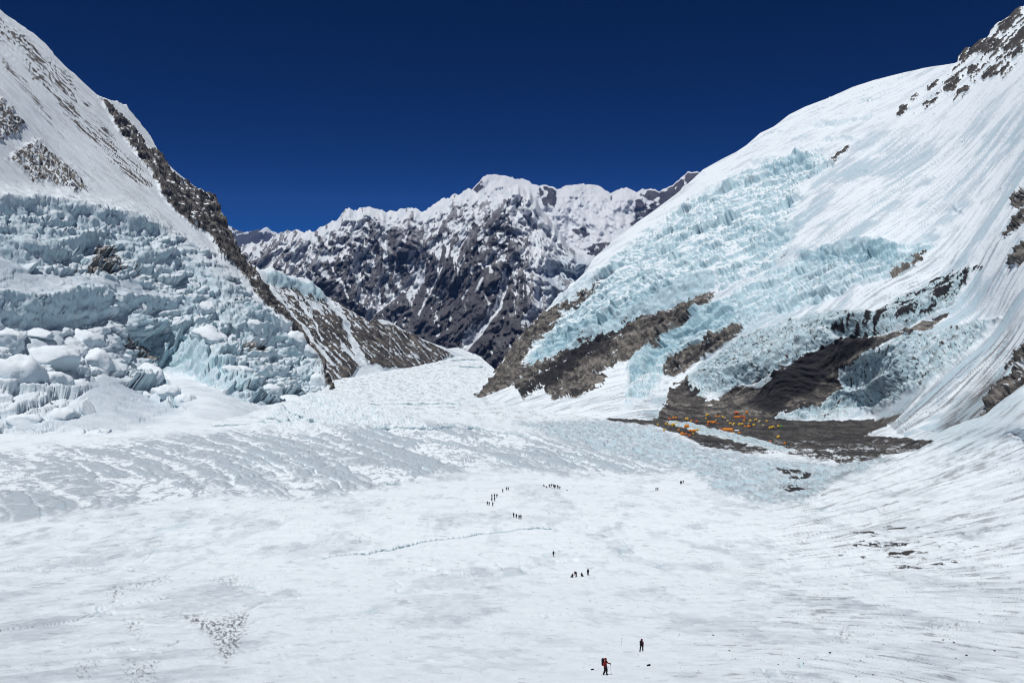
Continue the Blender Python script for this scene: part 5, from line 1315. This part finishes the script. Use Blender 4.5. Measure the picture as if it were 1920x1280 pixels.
person(1081, 1081, 'bend', -60, 'maroon', 'black', 'climber in maroon jacket bending over between two seated people', 'black')
person(1074, 1082, 'sit', -40, 'black', 'navy', 'seated climber at left of the bending climber', None)
person(1090, 1080, 'sit', 30, 'black', 'black', 'seated climber at right of the bending climber', None)
person(1102, 1079, 'stand', 180, 'navy', 'black', 'standing climber at right end of the resting party', 'black')
for x, y, f, lab in [(963, 970, 200, 'leftmost and highest of the four climbers in single file'), (967.5, 972.5, 190, 'second from left of the four climbers in single file'), (972.5, 975, 180, 'third from left of the four climbers in single file'), (977, 975.5, 170, 'rightmost of the four climbers in single file')]:
    person(x, y, 'walk', f, 'black', 'black', lab, 'black', 'four climbers in single file')
for x, y, po, lab in [(913, 945.5, 'walk', 'leftmost climber of the left pair beside the tight bunch'), (916.5, 945.5, 'walk', 'right climber of the left pair beside the tight bunch'), (923.5, 947, 'walk', 'lowest climber of the tight bunch'), (922, 938.5, 'stand', 'climber at left middle of the tight bunch'), (926.5, 939, 'walk', 'climber in the centre of the tight bunch'), (923, 931.5, 'walk', 'top left climber of the tight bunch'), (927, 932, 'stand', 'top middle climber of the tight bunch'), (930.5, 932, 'bend', 'stooping climber at top right of the tight bunch')]:
    person(x, y, po, 180 if po != 'bend' else 100, 'black', 'black', lab, 'black', 'bunch of climbers on the track')
for x, y, lab in [(943, 923.6, 'left and lowest of three climbers above the tight bunch'), (949, 920, 'middle of three climbers above the tight bunch'), (953, 919.5, 'right of three climbers above the tight bunch')]:
    person(x, y, 'walk', 180, 'black', 'black', lab, 'black', 'three climbers above the bunch')
person(1019, 912.7, 'sit', 60, 'black', 'black', 'seated person at far left end of the long distant line', None, 'long line of climbers')
person(1023.5, 916, 'sit', 40, 'maroon', 'black', 'second seated person at left of the long distant line', None, 'long line of climbers')
for k, (x, y) in enumerate([(1029, 914.5), (1031.8, 914.8), (1034.5, 915), (1037, 915.4), (1039.6, 915.8), (1042, 916.3), (1044.3, 917), (1046.4, 917.5), (1050, 918.4)]):
    person(x, y, ('stand', 'walk')[k % 2], 90 + 30 * (k % 3), 'black', 'black', 'standing climber, %s from left in the long distant line' % ORD[k], 'black' if k % 2 else None, 'long line of climbers', detail=False)
person(1230.2, 919.7, 'walk', 150, 'black', 'black', 'left climber of the distant pair right of centre', 'black', 'distant pair', False)
person(1232.6, 918.9, 'walk', 150, 'black', 'black', 'right climber of the distant pair right of centre', 'black', 'distant pair', False)
for x, y, lab in [(1275, 907, 'left'), (1278, 906.7, 'middle'), (1281, 906, 'right')]:
    person(x, y, 'stand', 180, 'black', 'black', '%s climber of the distant trio near the rough ice' % lab, 'black', 'distant trio', False)
for k, (x, y) in enumerate([(722, 768), (751, 772), (758, 772), (774, 773), (784, 774), (828, 774), (849, 774), (896, 776), (932, 778), (944, 779), (948, 779), (979, 781)]):
    person(x, y, 'walk', 90, 'black', 'black', 'tiny climber on the far glacier, %s from the left' % ORD[k], None, 'tiny climbers on the far glacier', False)

# kit left on the snow
def duffel_mesh():
    bm = bmesh.new(); bmesh.ops.create_cone(bm, cap_ends=True, segments=14, radius1=.5, radius2=.42, depth=1.5)
    bmesh.ops.bevel(bm, geom=[e for e in bm.edges if abs(e.verts[0].co.z - e.verts[1].co.z) < .01], offset=.12, segments=2, affect='EDGES')
    for v in bm.verts: v.co = (v.co.z, v.co.y * .8, v.co.x * .7 + .3)
    for z_ in (-.3, .3):
        r = bmesh.ops.create_cone(bm, cap_ends=True, segments=12, radius1=.5, radius2=.5, depth=.07)
        for v in r['verts']: v.co = (v.co.z + z_, v.co.y * .84, v.co.x * .74 + .3)
    me = bpy.data.meshes.new('kit_bag'); bm.to_mesh(me); bm.free(); me.materials.append(CLOTH['black']); return me
DUF = duffel_mesh()
for x, y, s_, a, lab in [(1217, 1249, .28, .5, 'black kit bag on the snow right of the nearest climber'), (1111, 1257, .2, .3, 'small dark bag on the snow left of the nearest climber'), (1063.8, 920, .55, .2, 'dark bag on the snow at right of the long line'), (1029.7, 961, .35, .2, 'small dark bag alone on the snow between the groups')]:
    ob = mesh_obj('kit_bag', DUF); ob.location = Vector(ground(x, y)); ob.scale = (s_, s_, s_); ob.rotation_euler = (0, 0, a)
    tag(ob, lab, 'bag', 'bags left on the snow')
bm = bmesh.new()
bmesh.ops.create_cone(bm, cap_ends=True, segments=8, radius1=.012, radius2=.010, depth=1.1)
r = bmesh.ops.create_cube(bm, size=1)
for v in r['verts']: v.co = (v.co.x * .09 + .04, v.co.y * .02, v.co.z * .10 + .5)
me = bpy.data.meshes.new('marker_wand'); bm.to_mesh(me); bm.free(); me.materials.append(CLOTH['grey'])
ob = mesh_obj('marker_wand', me); ob.location = Vector(ground(1164.5, 1210)) + Vector((0, 0, .5))
tag(ob, 'thin marker wand with small dark flag stuck in the snow', 'marker')

# ------------------------------------------------------------------ thin mountain air
def build_haze():
    bm = bmesh.new()
    bmesh.ops.create_cube(bm, size=1.0)
    lo = np.array([-42000, -4000, -1310.0]); hi = np.array([42000, 32000, 1750.0])
    for vtx in bm.verts:
        vtx.co = Vector((lo + (np.array(vtx.co) + .5) * (hi - lo)).tolist())
    me = bpy.data.meshes.new('haze'); bm.to_mesh(me); bm.free()
    m = bpy.data.materials.new('thin_air'); m.use_nodes = True
    nt = m.node_tree
    for n in list(nt.nodes): nt.nodes.remove(n)
    out = nt.nodes.new('ShaderNodeOutputMaterial')
    pv = nt.nodes.new('ShaderNodeVolumePrincipled')
    pv.inputs['Color'].default_value = (0.12, 0.36, 1.0, 1)
    pv.inputs['Density'].default_value = 1.6e-5
    nt.links.new(pv.outputs[0], out.inputs['Volume'])
    me.materials.append(m)
    ob = bpy.data.objects.new('haze', me); scene.collection.objects.link(ob)
    ob['kind'] = 'stuff'; ob['label'] = 'thin blue haze in the valley air'
build_haze()
